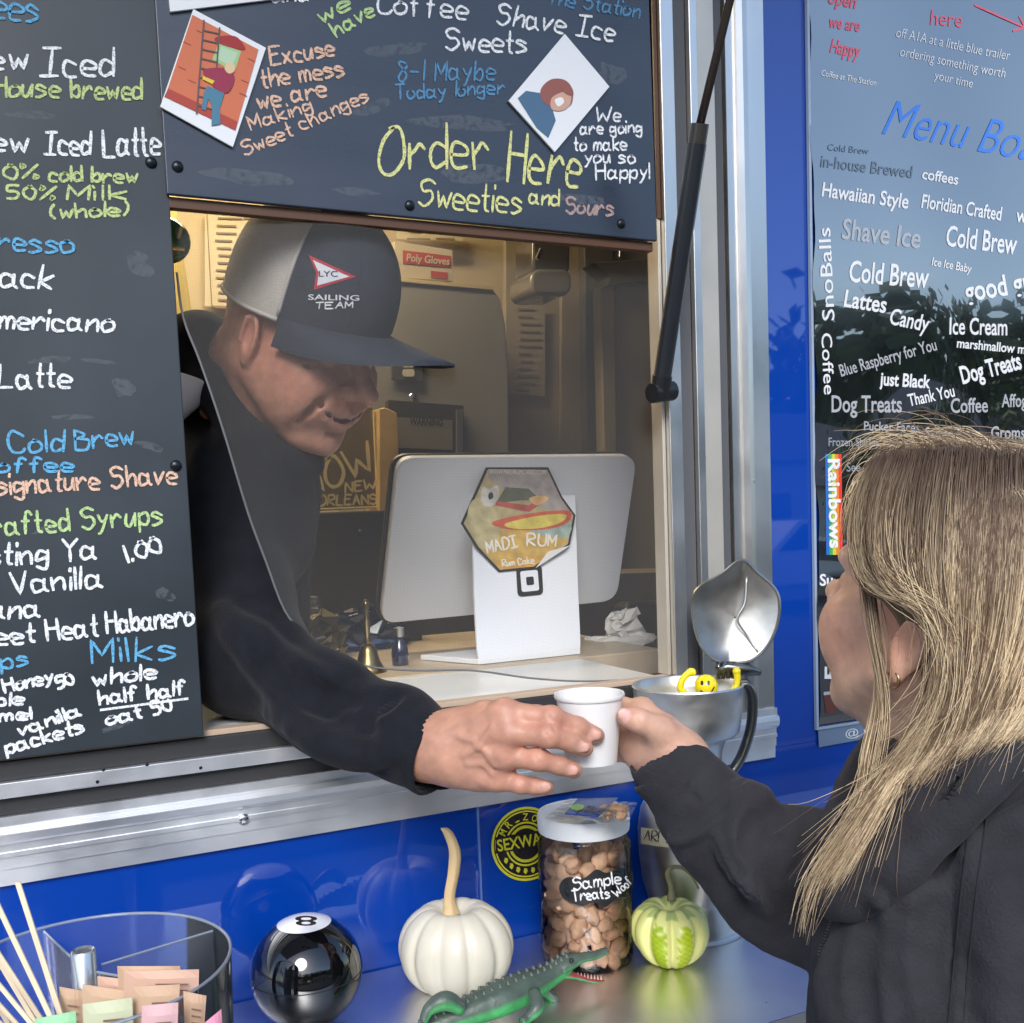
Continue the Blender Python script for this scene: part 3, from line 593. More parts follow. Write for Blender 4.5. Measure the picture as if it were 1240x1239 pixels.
# embossed brass plaque
pq = thing('brass_plaque', atY(425, 700, 1.0), 'embossed golden sign reading SNOW New Orleans behind the chin', 'sign')
GOLD = M('embossed_gold', (.26, .18, .05), .35, .5, bump=(40, .2)); GOLDL = M('gold_letters', (.95, .78, .35), .35, .35)
quad3('plate', [(330, 500), (452, 492), (456, 615), (330, 622)], .01, GOLD, pq, 1.08, .003)
quad3('wooden_side', [(459, 495), (466, 493), (481, 500), (483, 530), (483, 640), (459, 640)], .10, M('pine', (.55, .36, .12), .5, var=(20, .12)), pq, 1.06, .003)
yq = 1.0785
write('SNOW', (352, 612), (456, 566), 34, onY(yq), GOLDL, pq, wid=4.5, name='letter', lift=.002)
write('NEW', (418, 597), (456, 592), 12, onY(yq), GOLDL, pq, wid=2.6, name='letter', lift=.002)
write('ORLEANS', (384, 612), (456, 611), 12, onY(yq), GOLDL, pq, wid=2.6, name='letter', lift=.002)
for a, b_ in (((452, 497), (457, 614)), ((380, 617), (457, 614))): MB().tube([atY(*a, yq), atY(*b_, yq)], .002, 6).build('rim', GOLDL, pq)
# dark counter machine under the plaque
mc = thing('counter_machine', atY(420, 740, .95), 'dark stainless counter machine below the golden sign', 'machine')
quad3('body', [(330, 622), (470, 618), (560, 640), (560, 760), (330, 780)], .25, M('machine_dark', (.10, .095, .08), .3, .7, wave=(60, .1, 2, 'Z')), mc, 1.0, .004)
rivet('button', atY(437, 645, .998), .007, BLKP, mc)
lo = thing('lower_cabinet', atY(540, 800, .8), 'beige cabinet front behind the monitor stand', 'cabinet')
quad3('door', [(500, 700), (900, 690), (900, 830), (500, 800)], .2, M('cabinet_mid', (0, 0, 0)), lo, .80, .003)
# clutter left: steel tray, blue bag, bottle
tr = thing('steel_tray', atY(360, 745, .66), 'shiny steel tray on the counter behind the man\'s arm', 'tray')
quad3('tray', [(350, 720), (388, 722), (390, 742), (350, 740)], .1, M('tray_steel', (.5, .48, .4), .2, 1), tr, .66, .006)
bg = thing('blue_foil_bag', atZ(425, 790, 1.41), 'crumpled dark blue foil bag lying on the counter', 'bag')
def crumple(name, pts2, y, th, mat, parent, amp=.006, nx=22, ny=14, seed=1):
    r = np.random.default_rng(seed); (u0, v0), (u1, v1) = pts2; a = atY(u0, v1, y); b_ = atY(u1, v0, y); c = (a + b_) / 2; h = (b_ - a) / 2; m = MB(); vs = []; fs = []
    for j in range(ny):
        ph = math.pi * (j / (ny - 1)) - math.pi / 2
        for i in range(nx):
            th_ = 2 * math.pi * i / nx; cc = np.sign(math.cos(th_)) * abs(math.cos(th_)) ** .6; ss = np.sign(math.sin(th_)) * abs(math.sin(th_)) ** .6; cp = abs(math.cos(ph)) ** .55
            vs.append(c + nd(h[0] * cc * cp, th * ss * cp, h[2] * np.sign(ph) * abs(math.sin(ph)) ** .8) + r.normal(0, amp, 3))
    for j in range(ny - 1):
        for i in range(nx): fs.append((j * nx + i, j * nx + (i + 1) % nx, (j + 1) * nx + (i + 1) % nx, (j + 1) * nx + i))
    return m.add(vs, fs).build(name, mat, parent)
crumple('bag', ((380, 742), (486, 800)), .55, .06, M('blue_foil', (.01, .045, .13), .18, .4, coat=1), bg, .007)
fg = thing('clear_wrapper', atZ(385, 785, 1.41), 'crinkled clear wrapper beside the blue bag', 'wrapper')
crumple('wrapper', ((352, 752), (410, 790)), .5, .05, M('foil_bits', (.25, .22, .15), .15, .7), fg, .009, seed=4)
bt = thing('small_bottle', atZ(484, 800, 1.41), 'small dark bottle with a shiny cap beside the brass bell', 'bottle')
b0 = atZ(485, 805, 1.409)
MB().lathe([(.0001, 0), (.011, 0), (.012, .014), (.010, .026), (.006, .033), (.006, .038)], b0, 24).build('bottle', M('bottle_dark', (.008, .014, .05), .1, coat=1), bt, auto=.8)
MB().lathe([(.0065, .038), (.007, .050), (.0001, .052)], b0, 24).build('cap', RIVM, bt, auto=.8)
b1 = atZ(497, 800, 1.409); dk = thing('dark_box', b1, 'low dark box behind the bottle on the counter', 'box')
quad3('box', [(440, 742), (512, 745), (512, 802), (440, 800)], .05, BLKP, dk, .56, .004)
# hand bell
bl = thing('hand_bell', atZ(447, 815, 1.409), 'small brass hand bell with a slender handle on the sill counter', 'bell')
c = atZ(447, 814, 1.4086); sc = proj(c)[2] / FPX; BR = M('aged_brass', (.30, .22, .10), .32, 1, var=(60, .3))
MB().lathe([(21 * sc, 0), (21.5 * sc, 1 * sc), (17 * sc, 7 * sc), (13.5 * sc, 15 * sc), (11 * sc, 25 * sc), (8.5 * sc, 32 * sc), (4 * sc, 36 * sc), (.0001, 36.5 * sc)], c, 32).build('bell', BR, bl, smooth=True)
MB().lathe([(4 * sc, 34 * sc), (5.5 * sc, 38 * sc), (3.2 * sc, 43 * sc), (4.2 * sc, 60 * sc), (2.8 * sc, 64 * sc), (3.4 * sc, 80 * sc), (4 * sc, 83 * sc), (2 * sc, 88 * sc), (.0001, 88.5 * sc)], c, 16).build('handle', BR, bl, smooth=True)
# point-of-sale display seen from behind
ps = thing('payment_terminal', atZ(640, 795, 1.409), 'white tablet payment display on an angled stand seen from behind', 'payment terminal')
WP = M('white_plastic', (.88, .92, .97), .32, spec=.4, wave=(700, .04, 1, 'Z'))
yT, yB = .33, .42
def mon(u, v):  # plane leaning: top nearer than bottom
    t = (v - 555) / 190; return atY(u, v, yT + (yB - yT) * t)
cor = [(483, 556), (771, 553), (742, 728), (462, 755)]
def rq(c4, r, n=6):
    out = []
    for i in range(4):
        p = nd(*c4[i]); a = nd(*c4[i - 1]) - p; b_ = nd(*c4[(i + 1) % 4]) - p; a = a / np.linalg.norm(a) * r; b_ = b_ / np.linalg.norm(b_) * r
        for k in range(n + 1):
            t = k / n; out.append(p + a * (1 - t) ** 2 + b_ * t ** 2)
    return out
cor = [(482, 555), (772, 552), (747, 728), (461, 756)]
dn = nd(0, .012, .005)
MB().slab([mon(*p) for p in rq(cor, 20)], dn).build('display_back', WP, ps, bevel=.002)
MB().slab([mon(p[0] - 2, p[1] + .5) + dn * 1.05 for p in rq([(480, 554), (772, 551), (747, 730), (459, 758)], 21)], dn * .5).build('display_bezel', BLKP, ps, bevel=.001)
ft = atZ(640, 797, 1.4095)
def stn(u, v, off=-.012):
    t = np.clip((v - 600) / 190, 0, 1); yy = (yT + .02) * (1 - t) + (ft[1] + .0) * t; return atY(u, v, yy + off)
m = MB(); L_ = [(572, 600), (574, 700), (578, 780), (580, 800)]; R_ = [(697, 600), (700, 700), (703, 770), (703, 786)]
vs = []; 
for a, b_ in zip(spline(L_, 5), spline(R_, 5)): vs += [stn(*a), stn(*b_), stn(*b_) + nd(0, .006, 0), stn(*a) + nd(0, .006, 0)]
k = len(vs) // 4; f = [(0, 1, 2, 3), (4 * k - 1, 4 * k - 2, 4 * k - 3, 4 * k - 4)]
for i in range(k - 1):
    for j in range(4): f.append((4 * i + j, 4 * i + 4 + j, 4 * i + 4 + (j + 1) % 4, 4 * i + (j + 1) % 4))
m.add(vs, f).build('stand', WP, ps, bevel=.001)
e0 = stn(580, 800); e1 = stn(703, 786); bk = nd(-.055, .12, 0)
zf = 1.4092; q = [nd(e0[0], e0[1], zf), nd(e1[0], e1[1], zf), nd(e1[0] - .03, e1[1] + .1, zf), nd(e0[0] - .045, e0[1] + .1, zf)]
MB().slab(q, (0, 0, .007)).build('stand_foot', WP, ps, bevel=.001)
BLK = M('logo_black', (.01, .01, .012), .4)
def lq(pts, name, mat, off): return MB().slab([stn(u, v, off) for u, v in pts], (0, .0006, 0)).build(name, mat, ps)
lq(rq([(625, 687), (656, 684), (658, 720), (627, 723)], 6), 'square_emblem', BLK, -.0135)
lq(rq([(630, 692), (651, 690), (653, 715), (632, 717)], 3), 'square_emblem', WP, -.0142)
lq(rq([(637, 699), (646, 698), (647, 708), (638, 709)], 2), 'square_emblem', BLK, -.0149)
# hexagonal sticker
hx = thing('hexagonal_sticker', mon(628, 690), 'colourful six-sided rum cake sticker peeling off the payment display', 'sticker')
HX = [(589, 565), (664, 566), (681, 602), (697, 624), (690, 660), (647, 688), (604, 693), (577, 664), (558, 634)]
_h0 = mon(628, 575)[1] - .006; _h1 = stn(628, 690, -.012)[1] - .004; _A, _B, _C = atY(600, 570, _h0), atY(680, 570, _h0), atY(628, 692, _h1); _N = np.cross(_B - _A, _C - _A)
def hp(u, v): d = ray(u, v); return CC + d * ((_A - CC) @ _N) / (d @ _N)
def hflat(pts, col, lift, name='print', curve=False, rough=.4):
    if curve: pts = [tuple(p) for p in spline(pts, 5, True)]
    return MB().add([hp(u, v) - nd(0, lift, 0) for u, v in pts], [tuple(range(len(pts)))]).build(name, M('hex_%d_%d_%d' % tuple(int(c * 99) for c in col), col, rough, coat=.3, var=(60, .25)), hx)
MB().slab([hp(u, v) for u, v in HX], (0, .0006, 0)).build('sticker_base', BLK, hx)
c_ = np.mean(np.array(HX), axis=0); INN = [tuple(c_ + (nd(*p) - c_) * .955) for p in HX]
hflat(INN, (.50, .42, .22), .0004)
hflat([(589, 570), (662, 570), (680, 606), (692, 622), (660, 616), (620, 600), (592, 580)], (.40, .36, .34), .0006)
hflat([(600, 610), (612, 590), (640, 592), (655, 606), (630, 606)], (.13, .14, .10), .0008)
hflat([(566, 625), (572, 606), (590, 604), (600, 622), (604, 650), (590, 668), (574, 650)], (.55, .48, .26), .0009, curve=True)
hflat([(582, 604), (584, 590), (592, 592), (602, 588), (604, 600), (597, 612), (587, 613)], (.62, .60, .55), .0010, curve=True)
hflat([(591, 599), (595, 596), (597, 602), (592, 605)], (.04, .04, .04), .0012, curve=True)
hflat([(600, 607), (640, 612), (658, 600), (652, 612), (640, 620), (600, 612)], (.50, .10, .08), .0010)
hflat([(596, 632), (640, 622), (685, 618), (692, 624), (682, 636), (650, 642), (610, 640)], (.62, .12, .06), .0011, curve=True)
hflat([(612, 634), (650, 625), (684, 623), (678, 633), (650, 640), (620, 640)], (.72, .60, .12), .0012, curve=True)
hflat([(640, 604), (654, 600), (664, 604), (650, 612)], (.75, .45, .20), .0013, curve=True)
hflat([(600, 642), (684, 640), (688, 655), (646, 686), (606, 690), (582, 664)], (.62, .40, .10), .0008)
hflat([(640, 642), (690, 630), (692, 640), (688, 652), (660, 650)], (.35, .45, .40), .0009)
hflat([(606, 690), (646, 686), (662, 674), (600, 680)], (.70, .38, .06), .0010)
MB().add([hp(*p) - nd(0, .004, 0) for p in [(647, 688), (690, 660), (662, 668)]], [(0, 1, 2)]).build('peeled_corner', M('peel_white', (.8, .8, .78), .5), hx)
LT = M('letter_cream', (.85, .83, .72), .4)
def hon(u, v): return hp(u, v) - nd(0, .0012, 0)
for t, a, b_, h in (('MADI', (590, 670), (626, 662), 14), ('RUM', (638, 660), (672, 661), 14)): write(t, a, b_, h, hon, LT, hx, wid=2.6, name='lettering')
write('Rum Cake', (608, 686), (646, 682), 8, hon, LT, hx, wid=1.6, name='lettering')
printed('WWW.MADIRUMCAKES.COM', (592, 574), (660, 575), 5.5, hon, LT, hx, name='lettering')
# tissue and black box at the right
ts = thing('crumpled_napkin', atZ(745, 785, 1.409), 'crumpled white paper napkin on the counter right of the display', 'napkin')
crumple('napkin', ((738, 741), (772, 782)), .36, .018, M('tissue', (.75, .74, .70), .8), ts, .0055, 16, 9, 3)
crumple('napkin_fold', ((712, 766), (790, 786)), .36, .03, M('tissue', (0, 0, 0)), ts, .0035, 18, 7, 5)
bb = thing('black_card_reader', atZ(782, 784, 1.409), 'black rounded box standing at the right end of the counter', 'box')
quad3('box', rrect(757, 729, 830, 800, 10), .04, M('reader_black', (.012, .014, .02), .3), bb, .42, .006)
gc = thing('green_garland', atY(206, 300, .3), 'small green and gold round ornament half hidden by the left board', 'ornament')
MB().lathe([(.0001, 0), (.022, .003), (.028, .01), (.022, .018), (.0001, .02)], atY(203, 288, .3), 24, axis=np.array([[1, 0, 0], [0, 0, 1], [0, 1, 0.]])).build('disc', M('ornament_green', (.03, .16, .05), .25, coat=.6), gc, smooth=True)
for k in range(5): a = k * 1.25; MB().tube([atY(203, 288, .296) + .012 * nd(math.cos(a), 0, math.sin(a)), atY(203, 288, .296) + .022 * nd(math.cos(a + .7), 0, math.sin(a + .7))], .002, 6).build('gold_mark', GOLDL, gc)
# ================================================================ INSECT SCREEN
sc_o = thing('insect_screen', (.4, .02, 1.42), 'grey mesh insect screen over the window, lifted at the lower left by the man', 'screen')
def smat():
    m = bpy.data.materials.new('screen_mesh'); m.use_nodes = True; n = m.node_tree.nodes; l = m.node_tree.links
    for x in list(n): n.remove(x)
    o = n.new('ShaderNodeOutputMaterial'); t = n.new('ShaderNodeBsdfTransparent'); d = n.new('ShaderNodeBsdfDiffuse'); mx = n.new('ShaderNodeMixShader')
    t.inputs[0].default_value = (1, 1, 1, 1); d.inputs[0].default_value = (.22, .215, .21, 1)
    tc = n.new('ShaderNodeTexCoord'); sep = n.new('ShaderNodeSeparateXYZ'); l.new(tc.outputs['Object'], sep.inputs[0]); vals = []
    for ax, fr in (('X', 640), ('Z', 640)):
        q = n.new('ShaderNodeMath'); q.operation = 'MULTIPLY'; q.inputs[1].default_value = fr * 2 * math.pi / 1.0; l.new(sep.outputs[ax], q.inputs[0])
        s_ = n.new('ShaderNodeMath'); s_.operation = 'SINE'; l.new(q.outputs[0], s_.inputs[0])
        g = n.new('ShaderNodeMapRange'); g.inputs[1].default_value = .1; g.inputs[2].default_value = .9; g.inputs[3].default_value = 0; g.inputs[4].default_value = 1; l.new(s_.outputs[0], g.inputs[0]); vals.append(g)
    mxx = n.new('ShaderNodeMath'); mxx.operation = 'MAXIMUM'; l.new(vals[0].outputs[0], mxx.inputs[0]); l.new(vals[1].outputs[0], mxx.inputs[1])
    sc2 = n.new('ShaderNodeMapRange'); sc2.inputs[3].default_value = .11; sc2.inputs[4].default_value = .25; l.new(mxx.outputs[0], sc2.inputs[0])
    l.new(sc2.outputs[0], mx.inputs[0]); l.new(t.outputs[0], mx.inputs[1]); l.new(d.outputs[0], mx.inputs[2]); l.new(mx.outputs[0], o.inputs[0]); return m
SCM = smat()
edge = [(214, 330), (222, 385), (243, 440), (270, 520), (300, 620), (322, 680), (345, 740), (372, 772), (400, 790), (440, 806), (500, 812), (572, 812), (640, 821), (700, 825), (760, 823), (800, 818), (830, 812)]
lo_ = spline(edge, 4); top = [(214 + (860 - 214) * i / (len(lo_) - 1), 200) for i in range(len(lo_))]
def syy(x, z): return .018 - .075 * math.exp(-((x - .30) ** 2 + (z - 1.76) ** 2) / (2 * .10 ** 2)) if True else 0
def onS(u, v):
    w = atY(u, v, .0)
    for _ in range(3): w = atY(u, v, syy(w[0], w[2]))
    return w
vs = []; NR = 36
for j in range(NR + 1):
    for a, b_ in zip(top, lo_):
        p = nd(*a) + (nd(*b_) - nd(*a)) * j / NR; vs.append(onS(*p))
n = len(lo_); fs = [(j * n + i, j * n + i + 1, (j + 1) * n + i + 1, (j + 1) * n + i) for j in range(NR) for i in range(n - 1)]
MB().add(vs, fs).build('mesh_panel', SCM, sc_o, smooth=True)
MB().tube([onS(*p) for p in lo_], .0011, 6).build('mesh_hem', M('hem_grey', (.16, .165, .17), .7), sc_o, smooth=True)
# ================================================================ THINGS ON THE SHELF
# white pumpkin
def pumpkin_mesh(c, R, Hh, nr, depth, seed, seg=128, rings=36, squash=1, tilt=0):
    r = np.random.default_rng(seed); ph = r.uniform(-.12, .12, nr); vs = []; fs = []
    for j in range(rings + 1):
        t = math.pi * j / rings
        for i in range(seg):
            a = 2 * math.pi * i / seg; k = a / (2 * math.pi) * nr; g = abs(math.cos(math.pi * (k + ph[int(k) % nr] * math.sin(math.pi * (k % 1))))); rib = 1 - depth * (g ** 14) * (math.sin(t) ** .6) * 1.0 - depth * .5 * g ** 3
            rad_ = math.sin(t) ** .82 * R * rib * (1 + .03 * math.sin(2 * a + seed))
            z = math.cos(t); z = Hh * (z if z < 0 else z ** 1.0); z -= Hh * .34 * math.exp(-(rad_ / (R * .30)) ** 2) * (1 if t < 1.5 else -.5); z -= .25 * Hh * 0
            vs.append((c[0] + rad_ * math.cos(a), c[1] + rad_ * math.sin(a), c[2] + z))
    for j in range(rings):
        for i in range(seg): fs.append((j * seg + i, j * seg + (i + 1) % seg, (j + 1) * seg + (i + 1) % seg, (j + 1) * seg + i))
    return vs, fs
dP = 1.022; cP = P(552, 1137, dP); RP = 68.5 * dP / FPX; HP = 56 * dP / FPX; cP[2] = SH + HP * .86
pk = thing('white_pumpkin', (cP[0], cP[1], SH), 'small white ribbed pumpkin with a long curved pale stem', 'pumpkin')
vs, fs = pumpkin_mesh(cP, RP, HP, 11, .05, 3)
MB().add([(x, y, max(z, SH + .0005)) for x, y, z in vs], fs).build('flesh', M('pumpkin_white', (.66, .62, .51), .38, spec=.4, var=(14, .09), bump=[(60, .15), (14, .25, .003)], sss=.05), pk, smooth=True)
px_ = lambda u, v, d=dP: P(u, v, d)
stem = spline([(546, 1106), (544, 1085), (549, 1055), (550, 1030), (543, 1010), (538, 1003)], 7); m = MB(); rr = np.interp(np.linspace(0, 1, len(stem)), [0, .06, .18, .5, .85, 1], [11, 8.5, 6.8, 7.5, 6, 5]) * dP / FPX
pts3 = [px_(*s) for s in stem]; n = 20; vs = []
for i, p in enumerate(pts3):
    for k in range(n): a = 2 * math.pi * k / n; q = rr[i] * (1 + .14 * (k % 4 == 0) - .07); vs.append(p + CR @ nd(q * math.cos(a), 0, q * math.sin(a)))
fs = [(i * n + k, i * n + (k + 1) % n, (i + 1) * n + (k + 1) % n, (i + 1) * n + k) for i in range(len(pts3) - 1) for k in range(n)] + [tuple(range((len(pts3) - 1) * n, len(pts3) * n))]
m.add(vs, fs).build('stem', M('pumpkin_stem', (.58, .42, .22), .6, var=(40, .25), bump=(80, .4), stretch=(1, 1, .25)), pk, smooth=True)
# black eight ball
dB = .952; cB = P(371, 1168, dB); RB_ = 67 * dB / FPX; cB[2] = SH + RB_ + .001
ball = thing('eight_ball', (cB[0], cB[1], SH), 'large shiny black toy eight ball beside the clear organizer', 'ball')
def sphere(c, r, nu=64, nv=40, z0=-1, z1=1):
    vs = []; fs = []
    for j in range(nv + 1):
        t = math.acos(z1) + (math.acos(z0) - math.acos(z1)) * j / nv
        for i in range(nu): a = 2 * math.pi * i / nu; vs.append((c[0] + r * math.sin(t) * math.cos(a), c[1] + r * math.sin(t) * math.sin(a), c[2] + r * math.cos(t)))
    for j in range(nv):
        for i in range(nu): fs.append((j * nu + i, (j + 1) * nu + i, (j + 1) * nu + (i + 1) % nu, j * nu + (i + 1) % nu))
    return vs, fs
MB().add(*sphere(cB, RB_)).build('ball', M('ball_black', (.003, .003, .004), .04, coat=1, coatr=.01), ball, smooth=True)
MB().add(*sphere(cB, RB_ * 1.006, 48, 6, math.cos(.50), 1)).build('white_spot', M('spot_white', (.80, .80, .84), .25, coat=.5), ball, smooth=True)
MB().lathe([(RB_ * 1.002, -.0006), (RB_ * 1.004, 0), (RB_ * 1.002, .0006)], cB, 64).build('seam', BLKP, ball, smooth=True)
bv = bvh_of(*ball.children[1:2])
e_ = onBVH(bv, .0006)
printed('8', (384, 1109), (357, 1109), 12, lambda u, v: (lambda w: w if w is not None else P(u, v, dB - .05))(e_(371 + (v - 1109 + 4) * 2.0, 1109 + (u - 371) * .28 + 2)), M('logo_black', (0, 0, 0)), ball, bold=.01, name='numeral')
# treat jar
dJ = 1.075; jb = P(711, 1140, dJ); RJ = 56 * dJ / FPX; J0 = nd(jb[0], jb[1], SH + .001); s_ = dJ / FPX
jar = thing('treat_jar', tuple(J0), 'clear plastic jar of dog treats with white screw lid and black label', 'jar')
hz = 181 * s_
GL = glass('clear_jar_plastic', (.97, .98, .98), .03, 1.5)
prof = [(.0001, 0), (RJ * .90, 0), (RJ * .985, .004), (RJ, .012), (RJ, hz * .76), (RJ * .99, hz * .80), (RJ * .93, hz * .84), (RJ * .925, hz * .87), (RJ * .95, hz * .875), (RJ * .95, hz * .885), (RJ * .925, hz * .89), (RJ * .925, hz * .94)]
MB().lathe(prof, J0, 64).build('jar_body', GL, jar, smooth=True)
lid = MB().lathe([(RJ * .955, hz * .845 + .007), (RJ * .975, hz * .845 + .0065), (RJ * .985, hz * .86 + .007), (RJ * .985, hz * .985), (RJ * .96, hz * 1.003), (RJ * .86, hz * 1.006), (RJ * .84, hz * 1.0), (.0001, hz * 1.0)], J0, 96, fn=lambda a, z: 1 + .0035 * (int(a * 96 / 6.2832) % 2)).build('lid', M('lid_white', (.80, .82, .83), .35), jar, auto=.7)
TM = M('dog_treat', (.62, .38, .24), .85, var=(25, .35), bump=[(90, .8, .003), (25, .5, .004)])
def treat_mesh(seed):
    r = np.random.default_rng(seed); vs = []; fs = []; nu, nv = 14, 9; f1, f2 = r.uniform(0, 6, 2)
    for j in range(nv + 1):
        t = math.pi * j / nv
        for i in range(nu):
            a = 2 * math.pi * i / nu; q = 1 + .20 * math.sin(2 * a + f1) + .16 * math.sin(3 * t + f2 + a) + .09 * math.sin(5 * a + 4 * t) + r.normal(0, .05); vs.append((q * .0104 * math.sin(t) ** .7 * math.cos(a), q * .0082 * math.sin(t) ** .7 * math.sin(a), .0075 * math.cos(t)))
    for j in range(nv):
        for i in range(nu): fs.append((j * nu + i, (j + 1) * nu + i, (j + 1) * nu + (i + 1) % nu, j * nu + (i + 1) % nu))
    me = mesh('treat', vs, fs, True); me.materials.append(TM); return me
tms = [treat_mesh(k) for k in range(5)]; placed = []
for k in range(2600):
    a = random.uniform(0, 6.283); rr_ = RJ * .76 * math.sqrt(random.uniform(.45, 1)); z = random.uniform(.009, hz * .72); p = nd(rr_ * math.cos(a), rr_ * math.sin(a), z)
    if any(np.linalg.norm(p - q) < .0116 for q in placed): continue
    placed.append(p)
    if len(placed) > 292: break
for p in placed:
    o = bpy.data.objects.new('treat', random.choice(tms)); link(o, jar); o.location = tuple(p); o.rotation_euler = [random.uniform(0, 6.28) for _ in range(3)]; s1_ = random.uniform(.8, 1.15); o.scale = (s1_, s1_, s1_)
# jar label (curved)
def onJ(u, v, rr=1.006):
    d = ray(u, v); R_ = RJ * rr; ox, oy = CC[0] - J0[0], CC[1] - J0[1]; A = d[0] ** 2 + d[1] ** 2; B = ox * d[0] + oy * d[1]; C = ox * ox + oy * oy - R_ * R_; D = B * B - A * C
    if D < 0: D = 0
    return CC + d * (-B - math.sqrt(D)) / A
lbl = spline([(677, 1076), (681, 1066), (690, 1062), (706, 1064), (722, 1053), (734, 1057), (750, 1052), (762, 1052), (767, 1060), (766, 1076), (760, 1086), (748, 1088), (732, 1099), (720, 1093), (704, 1097), (690, 1092), (682, 1088)], 4, True)
m = MB(); cc_ = np.mean(np.array(lbl), axis=0); vs = [onJ(*cc_)]; 
for fr in (.35, .7, 1): vs += [onJ(*(cc_ + (p - cc_) * fr)) for p in lbl]
n = len(lbl); fs = [(0, 1 + k, 1 + (k + 1) % n) for k in range(n)]
for r_ in range(2): fs += [(1 + r_ * n + k, 1 + (r_ + 1) * n + k, 1 + (r_ + 1) * n + (k + 1) % n, 1 + r_ * n + (k + 1) % n) for k in range(n)]
m.add(vs, fs).build('label', M('label_black', (.012, .013, .015), .5), jar)
oJ = lambda u, v: onJ(u, v, 1.016)
write('Sample', (695, 1078), (752, 1070), 15, oJ, CW, jar, wid=2.2, lift=0, name='chalk_lettering'); write('Treats', (694, 1091), (738, 1087), 13, oJ, CW, jar, wid=2.2, lift=0); write('Woof', (748, 1087), (766, 1069), 11, oJ, CW, jar, wid=1.7, lift=0)
# snack bag on the lid
zl_ = J0[2] + hz * 1.006
sb = thing('snack_packet', (J0[0], J0[1], zl_), 'crinkled clear packet with a blue card lying on the jar lid', 'packet')
def lidp(u, v, h=.0): return atZ(u, v, zl_ + h)
m = MB(); g = []; NXX, NYY = 14, 10
for j in range(NYY + 1):
    for i in range(NXX + 1):
        s, t = i / NXX, j / NYY; p = nd(660, 990) * (1 - s) * (1 - t) + nd(758, 1002) * s * (1 - t) + nd(690, 966) * (1 - s) * t + nd(772, 972) * s * t
        g.append(lidp(p[0], p[1], .006 + .010 * math.sin(math.pi * s) * math.sin(math.pi * t) + random.uniform(0, .004)))
m.add(g, [(j * (NXX + 1) + i, j * (NXX + 1) + i + 1, (j + 1) * (NXX + 1) + i + 1, (j + 1) * (NXX + 1) + i) for j in range(NYY) for i in range(NXX)])
m.build('packet_film', glass('film', (.97, .98, .98), .08, 1.6, .06), sb)
MB().slab([lidp(u, v, .0150) for u, v in [(684, 986), (700, 968), (748, 967), (724, 990)]], (0, 0, .001)).build('blue_card', M('card_blue', (.01, .06, .34), .3, coat=.5), sb)
MB().slab([lidp(u, v, .0163) for u, v in spline([(690, 978), (700, 974), (708, 977), (700, 982)], 5, True)], (0, 0, .0004)).build('green_mark', M('card_green', (.3, .6, .15), .3), sb)
for k in range(9):
    o = bpy.data.objects.new('dog_biscuit', tms[k % 5]); link(o, sb); o.location = Vector(tuple(lidp(random.uniform(726, 758), random.uniform(974, 990), .013) - nd(*wloc(sb)))); o.scale = (.6, .6, .5); o.rotation_euler = (0, 0, k)
# striped gourd
dG = 1.055; cG = P(811, 1122, dG); RG = 48.5 * dG / FPX; HG = 40 * dG / FPX; cG[2] = SH + HG * .95
gd = thing('striped_gourd', (cG[0], cG[1], SH), 'small green and cream striped gourd with a curly stem', 'gourd')
vs, fs = pumpkin_mesh(cG, RG, HG, 9, .12, 5)
vs = [(cG[0] + (x - cG[0]) * (1 - .14 * (cG[2] - z) / HG), cG[1] + (y - cG[1]) * (1 - .14 * (cG[2] - z) / HG), max(z, SH + .0005)) for x, y, z in vs]
m = MB(); cols = []
for (x, y, z) in vs:
    a = math.atan2(y - cG[1], x - cG[0]) / (2 * math.pi) * 9; zz_ = (z - cG[2]) / HG; f_ = abs((a % 1) - .5) * 2   # 1 in grooves
    wob = .10 * math.sin(zz_ * 23 + a * 7) + .06 * math.sin(zz_ * 51 + a * 3); g_ = 1 if (f_ + wob < .52 and zz_ < .55 + wob and int(a % 9) % 3 != 1) else 0
    gr = nd(.32, .44, .01) if int(a % 9) % 2 else nd(.42, .52, .02); cm = nd(.68, .68, .24)
    if zz_ > .72 and f_ > .45: cm = nd(.36, .44, .14)
    cols.append(tuple(gr * (1 + .2 * math.sin(zz_ * 40 + a * 20)) if g_ else cm))
m.v = vs; m.f = fs; m.c = [(*c, 1) for c in cols]
m.build('flesh', M('gourd_skin', (1, 1, 1), .35, vcol=True, var=(30, .12), bump=(50, .15)), gd, smooth=True)
gs = [P(u, v, dG + dd) for u, v, dd in spline([(813, 1090, 0), (812, 1072, 0), (808, 1060, 0), (812, 1051, .0), (826, 1051, .004), (838, 1061, .008), (846, 1076, .008)], 6)]
MB().tube(gs, np.interp(np.linspace(0, 1, len(gs)), [0, .1, .6, 1], [6, 3.4, 2.6, 1.4]) * dG / FPX, 10).build('stem', M('gourd_stem', (.22, .20, .10), .7, bump=(60, .4)), gd, smooth=True)
